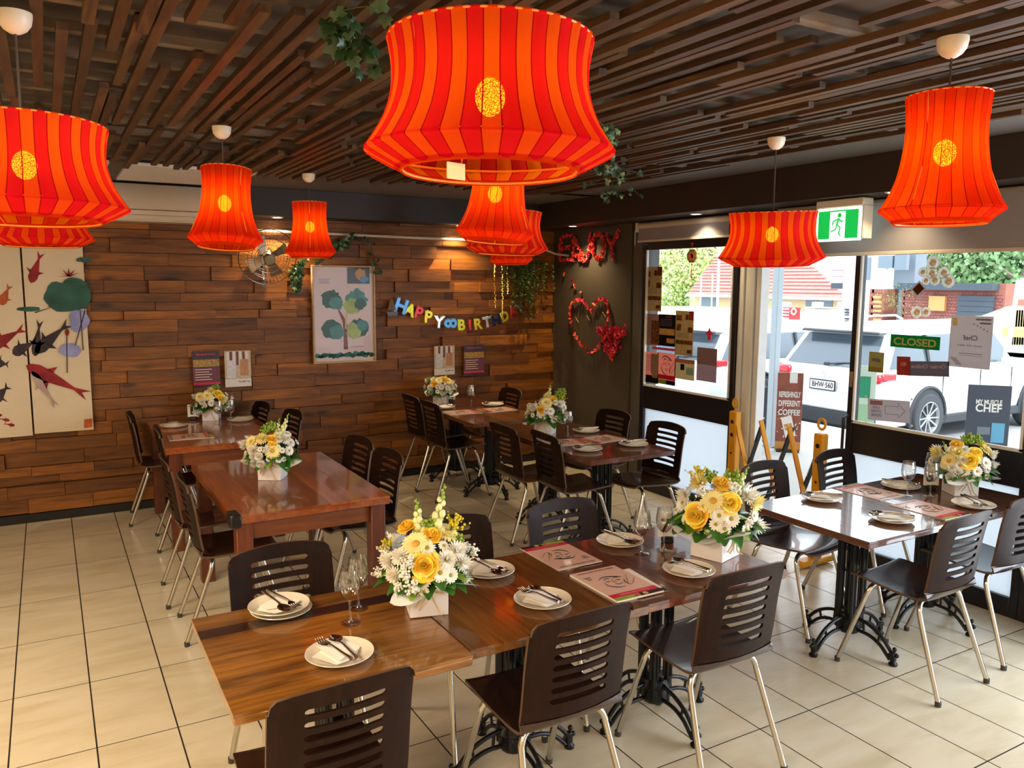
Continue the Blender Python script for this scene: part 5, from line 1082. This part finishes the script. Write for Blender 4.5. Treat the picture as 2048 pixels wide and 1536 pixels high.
for sx in (-1, 1):
    for sy in (-1, 1): MB().lathe([(.0001, .004), (.006, .004), (.007, .001)], 12, (sx*.16, sy*.082, 0)).build('screw', alu, o)
o = glass_sheet(1826, 567, 1848, 589, 'small brown diamond sticker with white rim high on the door glass', [(1, .12, .12, .88, .88)], [lite, wmat('sheet_brown', '#7a3a28', .6)], 'sticker', name='window_sticker'); o.rotation_euler.rotate_axis('Z', pi/4)
for i, (u, v, r) in enumerate(((1866, 525, .03), (1846, 544, .022), (1864, 546, .026), (1888, 545, .026), (1852, 561, .02), (1870, 560, .024), (1897, 562, .03), (1834, 624, .028), (1852, 624, .022))):
    m = MB(); r *= 1.35; m.lathe([(.0001, .002), (r*.5, .002), (r*.52, .001)], 20, mi=1); m.lathe([(r*.55, .001), (r, .0015), (r, 0)], 20, mi=0); o = m.build('food_decal', [wmat('decal_cream', '#cfcac2', .6, var=.2, scale=60), wmat('decal_tan', '#a9855c', .6, var=.4, scale=60)], None); o.location = at(u, v, 0, gx); frame(o, (0, -1, 0), (-1, 0, 0))
    tag(o, ('faint round dish sticker on the door glass, ' + ('topmost with a brown swirl', 'second row, left', 'second row, middle', 'second row, right', 'third row, left', 'third row, middle', 'third row, right', 'bottom pair, white one', 'bottom pair, pale one')[i]), 'sticker', 'round dish stickers on the door glass')
# exit sign
c = at(1684, 432, 0, 4.47); t = thing('exit_sign', 'green and white running man exit sign hanging under the dark soffit', 'sign', (4.47, c.y+.02, 2.23))
ex_w = mat('exit_body', '#e9e4da', .4); MB().box((.04, -.0, .098), (.1, .34, .05), 0, .006).box((.04, -.168, -.02), (.09, .012, .2), 0, .004).box((.04, .168, -.02), (.09, .012, .2), 0, .004).build('housing', ex_w, t)
MB().box((0, 0, -.03), (.02, .318, .2), 0, .003).build('diffuser', mat('exit_white', '#f4fff6', .4, emit='#e8fff0', estr=.9), t)
gm2 = mat('exit_green', '#12a84a', .4, emit='#10c050', estr=.75); m = MB(); m.M = Matrix(((0, 0, -1, -.0112), (-1, 0, 0, 0), (0, 1, 0, -.03), (0, 0, 0, 1)))
m.box((-.1, 0, 0), (.085, .17, .001)).box((.1, 0, 0), (.09, .17, .001)).box((0, .082, 0), (.2, .008, .001)); m.lathe([(.0001, .0008), (.014, .0008)], 16, (.012, .055, 0))
for P in ([(.008, .038), (-.004, .0)], [(.008, .035), (-.03, .022), (-.038, -.0)], [(.008, .035), (.028, .015), (.04, .022)], [(-.004, 0), (.02, -.018), (.012, -.055), (.024, -.07)], [(-.004, 0), (-.014, -.03), (-.045, -.04)]): m.tube([(x, y, .0008) for x, y in P], .0065 if len(P) == 2 else .0045, 5)
m.build('running_man', gm2, t)
# lost object under the table
# ================================================================== expanding barrier in the doorway
by_ = mat('barrier_yellow', '#e8a315', .45); bo_ = mat('barrier_orange', '#d98a12', .45); bred = mat('barrier_red', '#b8321c', .4); bk = mat('barrier_black', '#17181c', .45); bwh = mat('barrier_white', '#d8dade', .4)
bt = thing('expanding_barrier', 'yellow, red and black expanding lattice barrier across the open doorway', 'barrier', (4.62, -3.1, 0))
A_, B_ = Vector((.08, .46, 0)), Vector((-.1, -.47, 0))
for P, h in ((A_, .93), (B_, .93)):
    m = MB(); m.box((P.x, P.y, h/2), (.06, .075, h-.1), 0, .008).box((P.x, P.y, .03), (.3, .09, .04), 0, .012)
    m.tube([(P.x, P.y+.028*math.cos(a_*pi/8), h+.01+.034*math.sin(a_*pi/8)) for a_ in range(16)], .009, 6, closed=True); m.build('end_post', by_, bt)
    for zz in (.8, .7, .56, .4): MB().tube([(P.x-.031, P.y, zz), (P.x+.031, P.y, zz)], .016 if zz > .6 else .009, 12).build('post_hole', bk, bt)
n = 3
for k in range(n):
    t0, t1 = k/n, (k+1)/n
    a_ = A_.lerp(B_, t0); b_ = A_.lerp(B_, t1)
    for s, mt in ((0, by_), (1, bk)):
        p, q = (Vector((a_.x, a_.y, .86)), Vector((b_.x, b_.y, .12))) if s == 0 else (Vector((b_.x+.03, b_.y, .86)), Vector((a_.x+.03, a_.y, .12)))
        d = q-p; L = d.length; R = d.to_track_quat('Z', 'X').to_matrix(); sl_ = MB(); c = (p+q)/2
        sl_.box(c, (.016, .036, L), 0, .003, R); o = sl_.build('lattice_slat', mt, bt)
        for f, ml_ in ((.32, bred if s == 0 else bwh), (.58, bred if s == 0 else bwh)): MB().box(p+d*f+Vector((-.0095, 0, 0)), (.002, .026, L*.16), 0, 0, R).build('reflective_strip', ml_, o)
# ================================================================== street outside
conc = mat('footpath_concrete', '#c9c8c3', .8, var=.05, scale=1.5, coords='Object'); asph = mat('asphalt', '#8f9093', .9, var=.06, scale=2)
struct('footpath', MB().box((6.95, -2, -.07), (4.1, 26, .1)), conc)
struct('kerb', MB().box((9.08, -2, -.25), (.2, 26, .42), 0, .02), mat('kerb_stone', '#b5b3ad', .85))
struct('road', MB().box((24, 0, -.5), (31, 90, .08)), asph)
struct('far_footpath', MB().box((33.5, 0, -.4), (8, 90, .2)), conc)
postm = mat('post_paint', '#aab8bf', .5)
for (u0, u1, v, lb) in ((1488, 1512, 905, 'pale square veranda post right beside the folded door panels'), (1528, 1554, 893, 'pale square veranda post between the two white cars')):
    p = at((u0+u1)/2, v, 2, -.02); t = thing('veranda_post', lb, 'post', (p.x, p.y, -.02), 0, 'veranda posts on the footpath'); MB().box((0, 0, 1.55), (.085, .085, 3.1), 0, .004).build('shaft', postm, t); MB().box((0, 0, .01), (.15, .15, .02), 0, .004).build('base_plate', postm, t)
struct('awning', MB().box((6.9, -2, 3.12), (4.1, 26, .1)), mat('awning_underside', '#cfd2d4', .7))
# striped awning drop seen through the small window
aw1 = mat('awning_grey', '#c3c6c8', .8); aw2 = mat('awning_white', '#e8ebec', .8)
c0 = at(1310, 520, 0, 7.4); t = thing('striped_awning', 'grey and white striped awning valance outside the small window', 'awning', (7.4, c0.y-.8, 2.6))
for k in range(14): y = .9-.16*k; MB().box((0, y, -.12+.0), (.02, .16, .3)).build('awning_stripe', aw1 if k % 2 else aw2, t)
MB().tube([(.02, .8, 0), (.02, .8, .48)], .02, 8).tube([(.02, -1.2, 0), (.02, -1.2, .48)], .02, 8).tube([(.02, 1, .03), (.02, -1.35, .03)], .02, 8).build('hanger', alu, t)
# ------------------------------------------------------------------ cars
bodyw = mat('car_white', '#d3d6d9', .25, coat=.5); carg = mat('car_glass', '#4f5c67', .12); card = mat('car_plastic', '#2c3136', .6); tyre = mat('tyre', '#3a3d42', .8); rim = mat('alloy', '#b8bcc0', .3, .8); tail = mat('tail_lamp', '#c8232f', .2, coat=.5); chr_ = mat('car_chrome', '#c6c9cc', .2, .9)
def wheel(parent, x, y, s, r=.36):
    w = MB(); w.M = Matrix.Translation((x, y, r)) @ Matrix.Rotation(pi/2*s, 4, 'X')
    w.lathe([(r*.68, -.1), (r*.93, -.1), (r, -.07), (r, .07), (r*.93, .1), (r*.68, .105), (r*.66, .07)], 36); o = w.build('tyre', tyre, parent)
    q = MB(); q.M = w.M; q.lathe([(r*.69, .1), (r*.64, .102), (r*.6, .06), (r*.55, .03), (.0001, .03)], 36, mf=lambda i, j: 1 if i > 2 else 0)
    for k in range(10): a_ = k*pi/5; e = .06*(1 if k % 2 else -1)/2; q.tube([(.03*math.cos(a_), .03*math.sin(a_), .07), (r*.63*math.cos(a_+e), r*.63*math.sin(a_+e), .085)], .013, 5)
    q.lathe([(.0001, .09), (.045, .088), (.055, .07)], 14); q.build('alloy_wheel', [rim, card], o)
def suv(label, x, y, z, rz, L=4.9, W=1.9, H=1.72, plate=None, dark=False):
    "x, y: middle of the rear bumper on the ground; the car points along local +x"
    t = thing('parked_car', label, 'car', (x, y, z), rz, 'white cars parked nose out'); hw = W/2
    lv = [(.28, .96), (.5, 1.0), (.78, 1.0), (1.02, .985), (1.1, .955), (1.56, .80), (1.66, .72), (1.71, .4)]   # (height, half width factor)
    st = [0, .12, .35, .7, 1.1, 1.7, 2.4, 3.0, 3.35, 3.8, 4.3, 4.65, 4.85, 4.9]
    def rearx(k): return (.03, .0, .02, .06, .12, .46, .6, .75)[k]
    def topz(s): return 9 if s < 3.0 else (1.35 if s < 3.2 else (1.18 if s < 3.5 else (1.12 if s < 4.2 else (1.02 if s < 4.6 else .85))))
    ring = []
    for i, s in enumerate(st):
        row = []
        for k, (zz, f) in enumerate(lv):
            xx = rearx(k)+(s/4.9)*(4.9-rearx(k)) if k < 5 else max(rearx(k), rearx(k)+s*(2.95-rearx(k))/2.4 if s < 2.4 else 2.95)
            tz = topz(s); z2 = zz*H/1.72; ff = f
            if k >= 5 and s > 2.4: # bonnet: fold greenhouse rows down to the cowl
                q = {5: .97, 6: .8, 7: .4}[k]; z2 = min(z2, {3.0: 1.3, 3.35: 1.14}.get(s, 1.1-.05*(s-3.35))); xx = rearx(0)+(s/4.9)*4.87 if s > 3.0 else 3.15; ff = q*.93
            if s > 4.3: ff *= 1-.16*((s-4.3)/.6)**2
            if i == 0: ff *= .93 if k < 5 else .97
            row.append((xx, ff*hw, z2))
        ring.append(row)
    K = len(lv); m = MB(); vs = []
    for row in ring: vs += [(x_, -y_, z_) for x_, y_, z_ in row]+[(x_, y_, z_) for x_, y_, z_ in row[::-1]]
    N2 = 2*K; fs = []; ms = []
    for i in range(len(st)-1):
        for k in range(N2-1):
            a_ = i*N2+k; fs.append((a_, a_+N2, a_+N2+1, a_+1)); kk = k if k < K else N2-2-k
            win = kk == 4 and 1 <= i <= 6; ms.append(1 if win and i not in () else (2 if kk == 0 and False else 0))
    for i in (0, len(st)-1):
        for k in range(K-1):
            a_ = i*N2+k; b__ = i*N2+N2-1-k; f = (a_, a_+1, b__-1, b__); fs.append(f[::-1] if i == 0 else f); ms.append(0)
    m.add(vs, fs); m.m = ms; body = m.build('body', [bodyw, carg, card], t, 35)
    zs = H/1.72
    for sgn in (-1, 1):   # pillars, door lines, arches, lamps, rails, handles
        for xx, dx in ((1.15, .0), (2.05, .0)): MB().tube([(xx, sgn*hw*.965, 1.08*zs), (xx+.03, sgn*hw*.825, 1.56*zs)], .03, 6).build('pillar_trim', card, body)
        for xx in (1.45, 2.4, 3.25): MB().box((xx, sgn*hw*1.0, .76), (.008, .012, .5)).build('door_gap', card, body)
        for xx in (1.65, 2.6): MB().box((xx, sgn*(hw*1.0+.012), .95), (.18, .03, .03), 0, .01).build('door_handle', bodyw, body)
        MB().box((2.45, sgn*hw*.99, .31), (2.2, .05, .14), 0, .02).build('sill', card, body)
        MB().tube([(.75, sgn*hw*.72, 1.70*zs), (.85, sgn*hw*.72, 1.76*zs), (2.6, sgn*hw*.72, 1.77*zs), (2.8, sgn*hw*.72, 1.70*zs)], .018, 6).build('roof_rail', bodyw, t)
        for xx in (1.12, 3.95):
            m = MB(); m.tube([(xx+.43*math.cos(a_*pi/14), sgn*hw*1.0, .36+.45*math.sin(a_*pi/14)) for a_ in range(-1, 16)], .028, 6)
            pts = [(xx+.42*math.cos(a_*pi/14), .36+.44*math.sin(a_*pi/14)) for a_ in range(0, 15)]+[(xx-.42, .24), (xx+.42, .24)]; b2 = len(m.v); vs2 = [(p_[0], sgn*hw*1.004, p_[1]) for p_ in pts]; m.add(vs2, [tuple(range(len(pts)))[::(1 if sgn < 0 else -1)]]); m.build('wheel_arch', card, body)
            wheel(t, xx, sgn*(hw-.06), 1 if sgn < 0 else -1)
        m = MB(); m.box((.04, sgn*hw*.83, .98), (.1, .3, .13), 0, .03).box((.2, sgn*(hw*.975), 1.0), (.32, .05, .11), 0, .02); m.build('tail_lamp', tail, t)
        MB().box((2.95, sgn*(hw+.09), 1.12), (.14, .2, .14), 0, .04).build('side_mirror', bodyw, t)
        MB().box((4.72, sgn*hw*.72, .78), (.2, .34, .12), 0, .03).build('headlamp', chr_, t)
    zb = 1.1*zs; zt_ = 1.55*zs
    q = MB(); yw = hw*.8; yt = hw*.68; q.add([(.10, -yw, zb), (.10, yw, zb), (.44, yt, zt_), (.44, -yt, zt_)], [(0, 3, 2, 1)]); q.build('rear_window', carg, body)
    MB().box((.47, 0, 1.62*zs), (.34, hw*1.42, .05), 0, .02).box((.3, 0, 1.59*zs), (.06, hw*1.4, .03), 1, .01).build('spoiler', [bodyw, card], t)
    MB().tube([(.07, .0, 1.12*zs), (.13, -.25, 1.15*zs), (.15, -.5, 1.16*zs)], .012, 6).box((.06, 0, 1.12*zs), (.05, .08, .05), 0, .01).build('wiper', card, t)
    MB().box((.0, 0, .36), (.16, W*.93, .26), 0, .04).box((-.02, 0, .5), (.12, W*.96, .06), 1, .02).build('bumper', [card, bodyw], t)
    MB().box((.25, 0, .22), (.3, 1.0, .16), 0, .05).build('underbody', card, t)
    if plate:
        m = MB(); m.M = Matrix(((0, 0, -1, -.012), (-1, 0, 0, .0), (0, 1, 0, .81), (0, 0, 0, 1))); m.box((0, 0, 0), (.46, .16, .014), 1, .004).box((0, 0, .009), (.42, .122, .002), 0).text(plate, .01, .004, .37, .085, .0115, 1); m.build('number_plate', [bwh, ink], t)
        m = MB(); m.M = Matrix(((0, 0, -1, .015), (-1, 0, 0, .0), (0, 1, 0, .96), (0, 0, 0, 1)))
        for a_, b__, oy in ((.07, .045, 0), (.022, .043, 0), (.045, .018, .02)): m.tube([(a_*math.cos(w*pi/12), oy+b__*math.sin(w*pi/12), .012) for w in range(24)], .006, 6, closed=True)
        m.build('badge', chr_, t)
    return t
GZ = -.46
suv('white SUV with number plate BHW-560 parked rear first behind the door glass', 10.15, .95, GZ, 0, plate='BHW·560')
suv('white car parked behind the veranda posts, left of the SUV with the plate', 9.45, 3.45, GZ, 0, H=1.6, W=1.82)
suv('white car parked farthest left, seen through the small window behind the red star', 9.6, 6.1, GZ, 0, H=1.5, W=1.8)
# ------------------------------------------------------------------ signs on the footpath
def board(name, label, u, v, w, h, face, col, deco, lean=.0, z=-.02):
    p = at(u, v, 2, z); t = thing(name, label, 'sign', (p.x, p.y, z), face); m = MB(); m.M = Matrix.Translation((0, 0, h/2+.02)) @ Matrix.Rotation(pi/2-lean, 4, 'X'); m.box((0, 0, 0), (w, h, .02), 0, .003); deco(m, w, h); m.build('sign_board', col, t); MB().box((0, .03, .012), (w*.9, .25, .024), 0, .004).build('base', bk, t); return t
def coffee(m, w, h):
    z = .012
    for k, s in enumerate(('REFRESHINGLY', 'DIFFERENT', 'COFFEE')): m.text(s, 0, h*.22-.1*k, w*.84, .065, z, 1)
    m.box((.0, -h*.2, z), (w*.42, h*.27, .002), 1, 0, Matrix.Rotation(.25, 3, 'Z')); m.box((.0, -h*.2, z+.001), (w*.3, h*.08, .002), 2, 0, Matrix.Rotation(.25, 3, 'Z')); m.box((0, -h*.455, z), (w, .1, .002), 2); m.box((w*.12, h*.44, z), (w*.3, .12, .002), 1)
    random.seed(3)
    for k in range(40): m.ball((random.uniform(-.45, .45)*w, random.uniform(-.35, .05)*h, z), random.uniform(.004, .01), 5, 3, 1)
board('coffee_sign', 'tall brown sign with white lettering about refreshingly different coffee, beside the veranda post', 1574, 902, .27, .86, -.8, [mat('sign_brown', '#8a4a38', .5, var=.3, scale=6), white_p, mat('sign_orange', '#c98a3e', .5)], coffee)
def chef(m, w, h):
    z = .012; m.text('MY MUSCLE', 0, h*.28, w*.6, .05, z, 1); m.text('CHEF', 0, h*.2, w*.6, .085, z, 1); m.box((w*.25, -h*.12, z), (w*.3, h*.26, .002), 2); m.box((-w*.08, -h*.1, z), (w*.3, h*.1, .002), 3)
board('food_sign', 'dark grey sign with white words MY MUSCLE CHEF standing outside the door glass', 1968, 925, .4, .8, -.85, [mat('sign_dark', '#3f4450', .6), white_p, mat('sign_blue', '#5f9fc0', .5), mat('sign_mid', '#6f7682', .5)], chef)
def greenb(m, w, h): m.box((0, -h*.2, .012), (w, h*.5, .002), 1); m.box((.0, h*.25, .012), (w*.5, h*.25, .002), 2)
board('banner_sign', 'narrow white and green banner edge just behind the dark door post', 1722, 905, .22, .95, -1.0, [mat('banner_pale', '#cfe0cc', .6), mat('banner_green', '#a9cfa4', .6), mat('banner_teal', '#2f9a70', .6)], greenb)
def blk(m, w, h): m.text('E', .05, -.1, .1, .1, .012, 1); m.box((-.05, .1, .012), (w*.5, .03, .002), 1); m.lathe([(.0001, .013), (.06, .013)], 16, (.0, .16, 0), 2)
board('sandwich_board', 'low black sandwich board between the veranda posts', 1510, 880, .42, .62, -.8, [mat('board_black', '#3f434b', .6), bwh, pink_s], blk)
# ------------------------------------------------------------------ across the street
brick_m = mat('far_brick', '#8a564a', .9, var=.12, scale=3); rooft = mat('roof_tile', '#b8736c', .8, var=.1, scale=4); render_w = mat('render_white', '#e2e4e6', .8); render_g = mat('render_grey', '#6f7b88', .8); slate_d = mat('garage_dark', '#37424e', .7); pale = mat('pale_fence', '#dfe3e2', .8); cream_b = mat('cream_brick', '#cdb394', .9, var=.05); win_m = mat('far_window', '#5f6f7d', .2)
def far(u, v, X): return at(u, v, 0, X)
def wallbox(u0, v0, u1, v1, X, depth, mb=None, mi=0):
    a_, b_ = far(u0, v0, X), far(u1, v1, X); mb = mb or MB(); mb.box((X+depth/2, (a_.y+b_.y)/2, (a_.z+b_.z)/2), (depth, abs(a_.y-b_.y), abs(a_.z-b_.z)), mi); return mb
def bricks(o, u0, v0, u1, v1, X, mt, nx, nz):
    a_, b_ = far(u0, v0, X), far(u1, v1, X); m = MB(); h = (a_.z-b_.z)/nz; w = (a_.y-b_.y)/nx
    for r in range(nz):
        for c in range(nx): m.box((X-.02, b_.y+w*(c+.5+(.5 if r % 2 else 0)*(c < nx-1)), b_.z+h*(r+.5)), (.05, w*.93, h*.85))
    m.build('brickwork', mt, o, smooth=0, kind='stuff')
XH = 40
t = thing('brick_house', 'brick house with red tiled hip roof across the street behind the white fence', 'building'); t.location = (XH, far(1600, 700, XH).y, -.3); o0 = t.location.copy()
def P_(m): 
    for i, v in enumerate(m.v): m.v[i] = (v[0]-o0.x, v[1]-o0.y, v[2]-o0.z)
    return m
P_(wallbox(1380, 585, 1690, 700, XH, 8)).build('wall', cream_b, t)
e0, e1 = far(1375, 588, XH-.6), far(1694, 580, XH-.6); r0, r1 = far(1440, 505, XH+4), far(1590, 498, XH+4)
m = MB(); m.add([(XH-.6, e0.y, e0.z), (XH-.6, e1.y, e0.z), (XH+4, r1.y, r1.z), (XH+4, r0.y, r1.z), (XH+9, e0.y, e0.z), (XH+9, e1.y, e0.z)], [(0, 1, 2, 3), (1, 5, 2), (0, 3, 4), (3, 2, 5, 4)])
P_(m).build('roof', rooft, t, smooth=0)
m = MB()
for k in range(14): f = k/14; p, q = Vector((XH-.65, e0.y, e0.z+.03)).lerp(Vector((XH+3.95, r0.y, r1.z+.03)), f), Vector((XH-.65, e1.y, e0.z+.03)).lerp(Vector((XH+3.95, r1.y, r1.z+.03)), f); m.tube([p, q], .05, 4)
P_(m).build('tile_courses', rooft, t, smooth=0, kind='stuff')
P_(MB().box((XH-.7, (e0.y+e1.y)/2, e0.z-.08), (.14, abs(e0.y-e1.y), .16))).build('gutter', pale, t)
for u0, u1 in ((1400, 1430), (1612, 1636), (1640, 1664)): P_(wallbox(u0, 592, u1, 614, XH-.05, .1)).build('window', win_m, t)
t = thing('white_fence', 'white rendered front fence across the street with a letterbox pillar', 'fence'); m = wallbox(1375, 612, 1690, 665, 33, .25); m.build('fence_wall', pale, t)
for u in (1560, 1624, 1675): wallbox(u, 604, u+9, 665, 32.9, .4).build('pillar', render_w, t)
m = wallbox(1687, 614, 1697, 650, 32.6, .3); m.build('letterboxes', pale, t); [wallbox(1689, 617+6*k, 1696, 621+6*k, 32.5, .1).build('letterbox', slate_d, t) for k in range(5)]
t = thing('utility_cabinet', 'pale grey green utility cabinet on the far footpath', 'cabinet'); wallbox(1611, 617, 1650, 655, 31, .8).build('casing', mat('cabinet_green', '#b9c8bd', .7), t); wallbox(1609, 614, 1652, 617, 30.9, 1).build('lid', render_w, t)
t = thing('street_sign_board', 'red and white notice board across the street above the roof of the parked car', 'sign'); m = wallbox(1566, 614, 1597, 640, 30, .1); b0 = far(1587, 623, 29.9); m.build('panel', mat('notice_red', '#cf3030', .5), t)
m = MB(); m.M = Matrix.Translation((29.93, b0.y, b0.z)) @ Matrix(((0, 0, -1, 0), (-1, 0, 0, 0), (0, 1, 0, 0), (0, 0, 0, 1))); m.tube([(.13*math.cos(k*pi/10), .13*math.sin(k*pi/10), .02) for k in range(20)], .035, 6, closed=True); [m.box((-.45, .1-.14*k, .01), (.36, .06, .02)) for k in range(4)]; m.build('lettering', bwh, t); MB().tube([(30.1, b0.y, -.46), (30.1, b0.y, b0.z)], .05, 8).build('post', postm, t)
# modern townhouse
XT = 34
t = thing('modern_townhouse', 'modern white and grey two storey townhouse with brick garage and dark roller door', 'building')
wallbox(1700, 440, 1762, 700, XT, 1.2).build('white_frame', render_w, t); wallbox(1752, 430, 1828, 572, XT+.6, .8).build('grey_upper_wall', render_g, t); wallbox(1752, 568, 1845, 700, XT+1, .8).build('grey_lower_wall', mat('render_midgrey', '#a3abb3', .8), t)
o = wallbox(1740, 578, 1762, 690, XT-.1, 1).build('brick_porch', brick_m, t); bricks(o, 1741, 578, 1761, 690, XT-.1, brick_m, 3, 14)
o = wallbox(1806, 566, 2000, 720, XT-.4, 2).build('brick_garage', brick_m, t); bricks(o, 1806, 582, 2000, 700, XT-.4, mat('far_brick_face', '#84504a', .9, var=.2, scale=6), 30, 18)
wallbox(1795, 566, 1984, 581, XT-.9, 1).build('dark_fascia', slate_d, t); g0, g1 = far(1919, 591, XT-.5), far(1982, 690, XT-.5)
m = MB(); n = 9; [m.box((XT-.55, (g0.y+g1.y)/2, g1.z+(g0.z-g1.z)*(k+.5)/n), (.12, g0.y-g1.y, (g0.z-g1.z)/n*.94)) for k in range(n)]; m.build('garage_door', slate_d, t)
for a_ in ((1757, 512, 1784, 536), (1790, 505, 1812, 540), (1722, 515, 1738, 560)): wallbox(*a_, XT-.1, .2).build('window', win_m, t)
m = wallbox(1858, 592, 1888, 622, XT-.6, .2); m.build('timber_gate', mat('gate_timber', '#c08a54', .7), t)
for k in range(6): wallbox(1746, 592+9*k, 1760, 597+9*k, XT-1.2, .1).build('timber_slat', mat('gate_timber', '#c08a54', .7), t)
wallbox(1662, 566, 1702, 578, 36, 3).build('balcony', slate_d, t); [wallbox(1664, 540+12*k, 1700, 541.5+12*k, 36, .05).build('balcony_rail', render_g, t) for k in range(2)]; wallbox(1690, 480, 1703, 570, 35.5, 1).build('grey_column', render_g, t)
wallbox(1690, 500, 1706, 690, 33.6, .6).build('white_column', render_w, t)
t = thing('driveway_wall', 'pale green sloping rendered wall beside the garage across the street', 'wall'); m = MB(); q = [far(1905, 632, 27), far(1962, 632, 27), far(2016, 612, 27), far(2060, 612, 27), far(2060, 700, 27), far(1905, 700, 27)]
m.add([(27, p.y, p.z) for p in q]+[(27.2, p.y, p.z) for p in q], [tuple(range(6)), tuple(range(11, 5, -1))]+[(i, i+6, (i+1) % 6+6, (i+1) % 6) for i in range(6)]); m.build('wall_face', mat('pale_green_render', '#bfcfca', .8), t, smooth=0)
for k in range(9): wallbox(2018+5*k, 620, 2021+5*k, 690, 26.6, .1).build('picket', mat('picket_cream', '#d6c79a', .7), t)
t = thing('timber_planter', 'tan timber planter box in front of the sloping wall', 'planter'); wallbox(2005, 655, 2060, 676, 25.6, 1).build('box', mat('planter_tan', '#c9a06c', .8), t)
t = thing('street_pole', 'thin white leaning street pole at the right edge of the door glass', 'pole'); p, q = far(2012, 712, 20), far(2037, 560, 20); MB().tube([(20, p.y, -.46), (20, q.y, q.z)], .05, 10).build('pole', render_w, t); MB().box((20, q.y-.2, q.z-.2), (.06, .3, .5)).build('sign_plate', render_w, t)
t = thing('street_pole', 'thin grey pole in the tree view of the small window', 'pole'); p, q = far(1434, 620, 22), far(1440, 470, 22); MB().tube([(22, p.y, -.46), (22, q.y, 5)], .05, 10).build('pole', postm, t); MB().tube([(22, p.y+.3, 2.2), (22, p.y+.3, .9), (22, p.y+.9, .9), (22, p.y+.9, 2.2)], .03, 6).build('bent_rail', postm, t)
# trees
leafA = mat('tree_leaf', '#6d8f62', .8, var=.3, scale=1.5); leafB = mat('tree_leaf_yellow', '#b3bf7a', .8, var=.25, scale=1.5); leafC = mat('shrub_leaf', '#7fae5a', .8, var=.25, scale=3); bark = mat('bark', '#a39585', .9, var=.2)
def tree(label, u, v, X, r, mt, n, seed, trunk=True, name='tree', zs=1):
    random.seed(seed); c = far(u, v, X); t = thing(name, label, 'tree' if trunk else 'shrub', (X, c.y, -.4)); m = MB(); H = c.z+.4
    for k in range(n):
        d = Vector((random.gauss(0, 1), random.gauss(0, 1), random.gauss(0, 1))).normalized(); lob = 1+.22*math.sin(5*d.x+seed)*math.cos(4*d.z+seed); q = d*(r*lob*random.uniform(.72, 1)); q.z *= zs; q.z += H; s = r*.022*random.uniform(.6, 1.3)
        a_ = Vector((random.uniform(-1, 1), random.uniform(-1, 1), random.uniform(-1, 1))).normalized()*s; b_ = d.cross(a_).normalized()*s; m.add([q-a_-b_, q+a_-b_*.6, q+a_+b_, q-a_*.6+b_], [(0, 1, 2, 3)])
    m.build('crown', mt, t, smooth=0, kind='stuff')
    if trunk:
        m = MB(); m.tube([(0, 0, 0), (.1, .05, H*.4), (0, .2, H*.8), (.1, 0, H*1.1)], [r*.09, r*.07, r*.05, .03], 8)
        for k in range(5): a_ = k*1.3; m.tube([(0, .1, H*.55), (r*.3*math.cos(a_), r*.35*math.sin(a_), H*.85), (r*.6*math.cos(a_), r*.6*math.sin(a_), H*1.05)], [r*.04, r*.025, .02], 6)
        m.build('trunk', bark, t)
    return t
tree('large dense grey green tree above the brick garage', 1935, 520, 56, 5.2, leafA, 15000, 2); tree('second grey green tree at the right edge of the door glass', 2060, 520, 54, 5.4, leafA, 9000, 3)
tree('pale barked tree filling the small window', 1360, 560, 56, 5.4, leafB, 10000, 4); tree('yellow green tree at the right of the small window', 1430, 545, 57, 4.8, leafB, 7000, 5)
tree('bright green shrub behind the white fence', 1527, 588, 34, .75, leafC, 500, 6, False, 'shrub'); tree('small green shrub against the grey townhouse wall', 1812, 600, 33.4, .75, leafC, 450, 7, False, 'shrub'); tree('low spiky shrub below the pale barked tree', 1350, 605, 30, 1.1, leafC, 500, 8, False, 'shrub'); tree('palm like shrub on the brick porch', 1768, 598, 32.6, .5, leafC, 260, 9, False, 'shrub')
struct('far_ground', MB().box((95, 0, -.45), (120, 300, .1)), mat('far_grass', '#8f9a7c', .9))
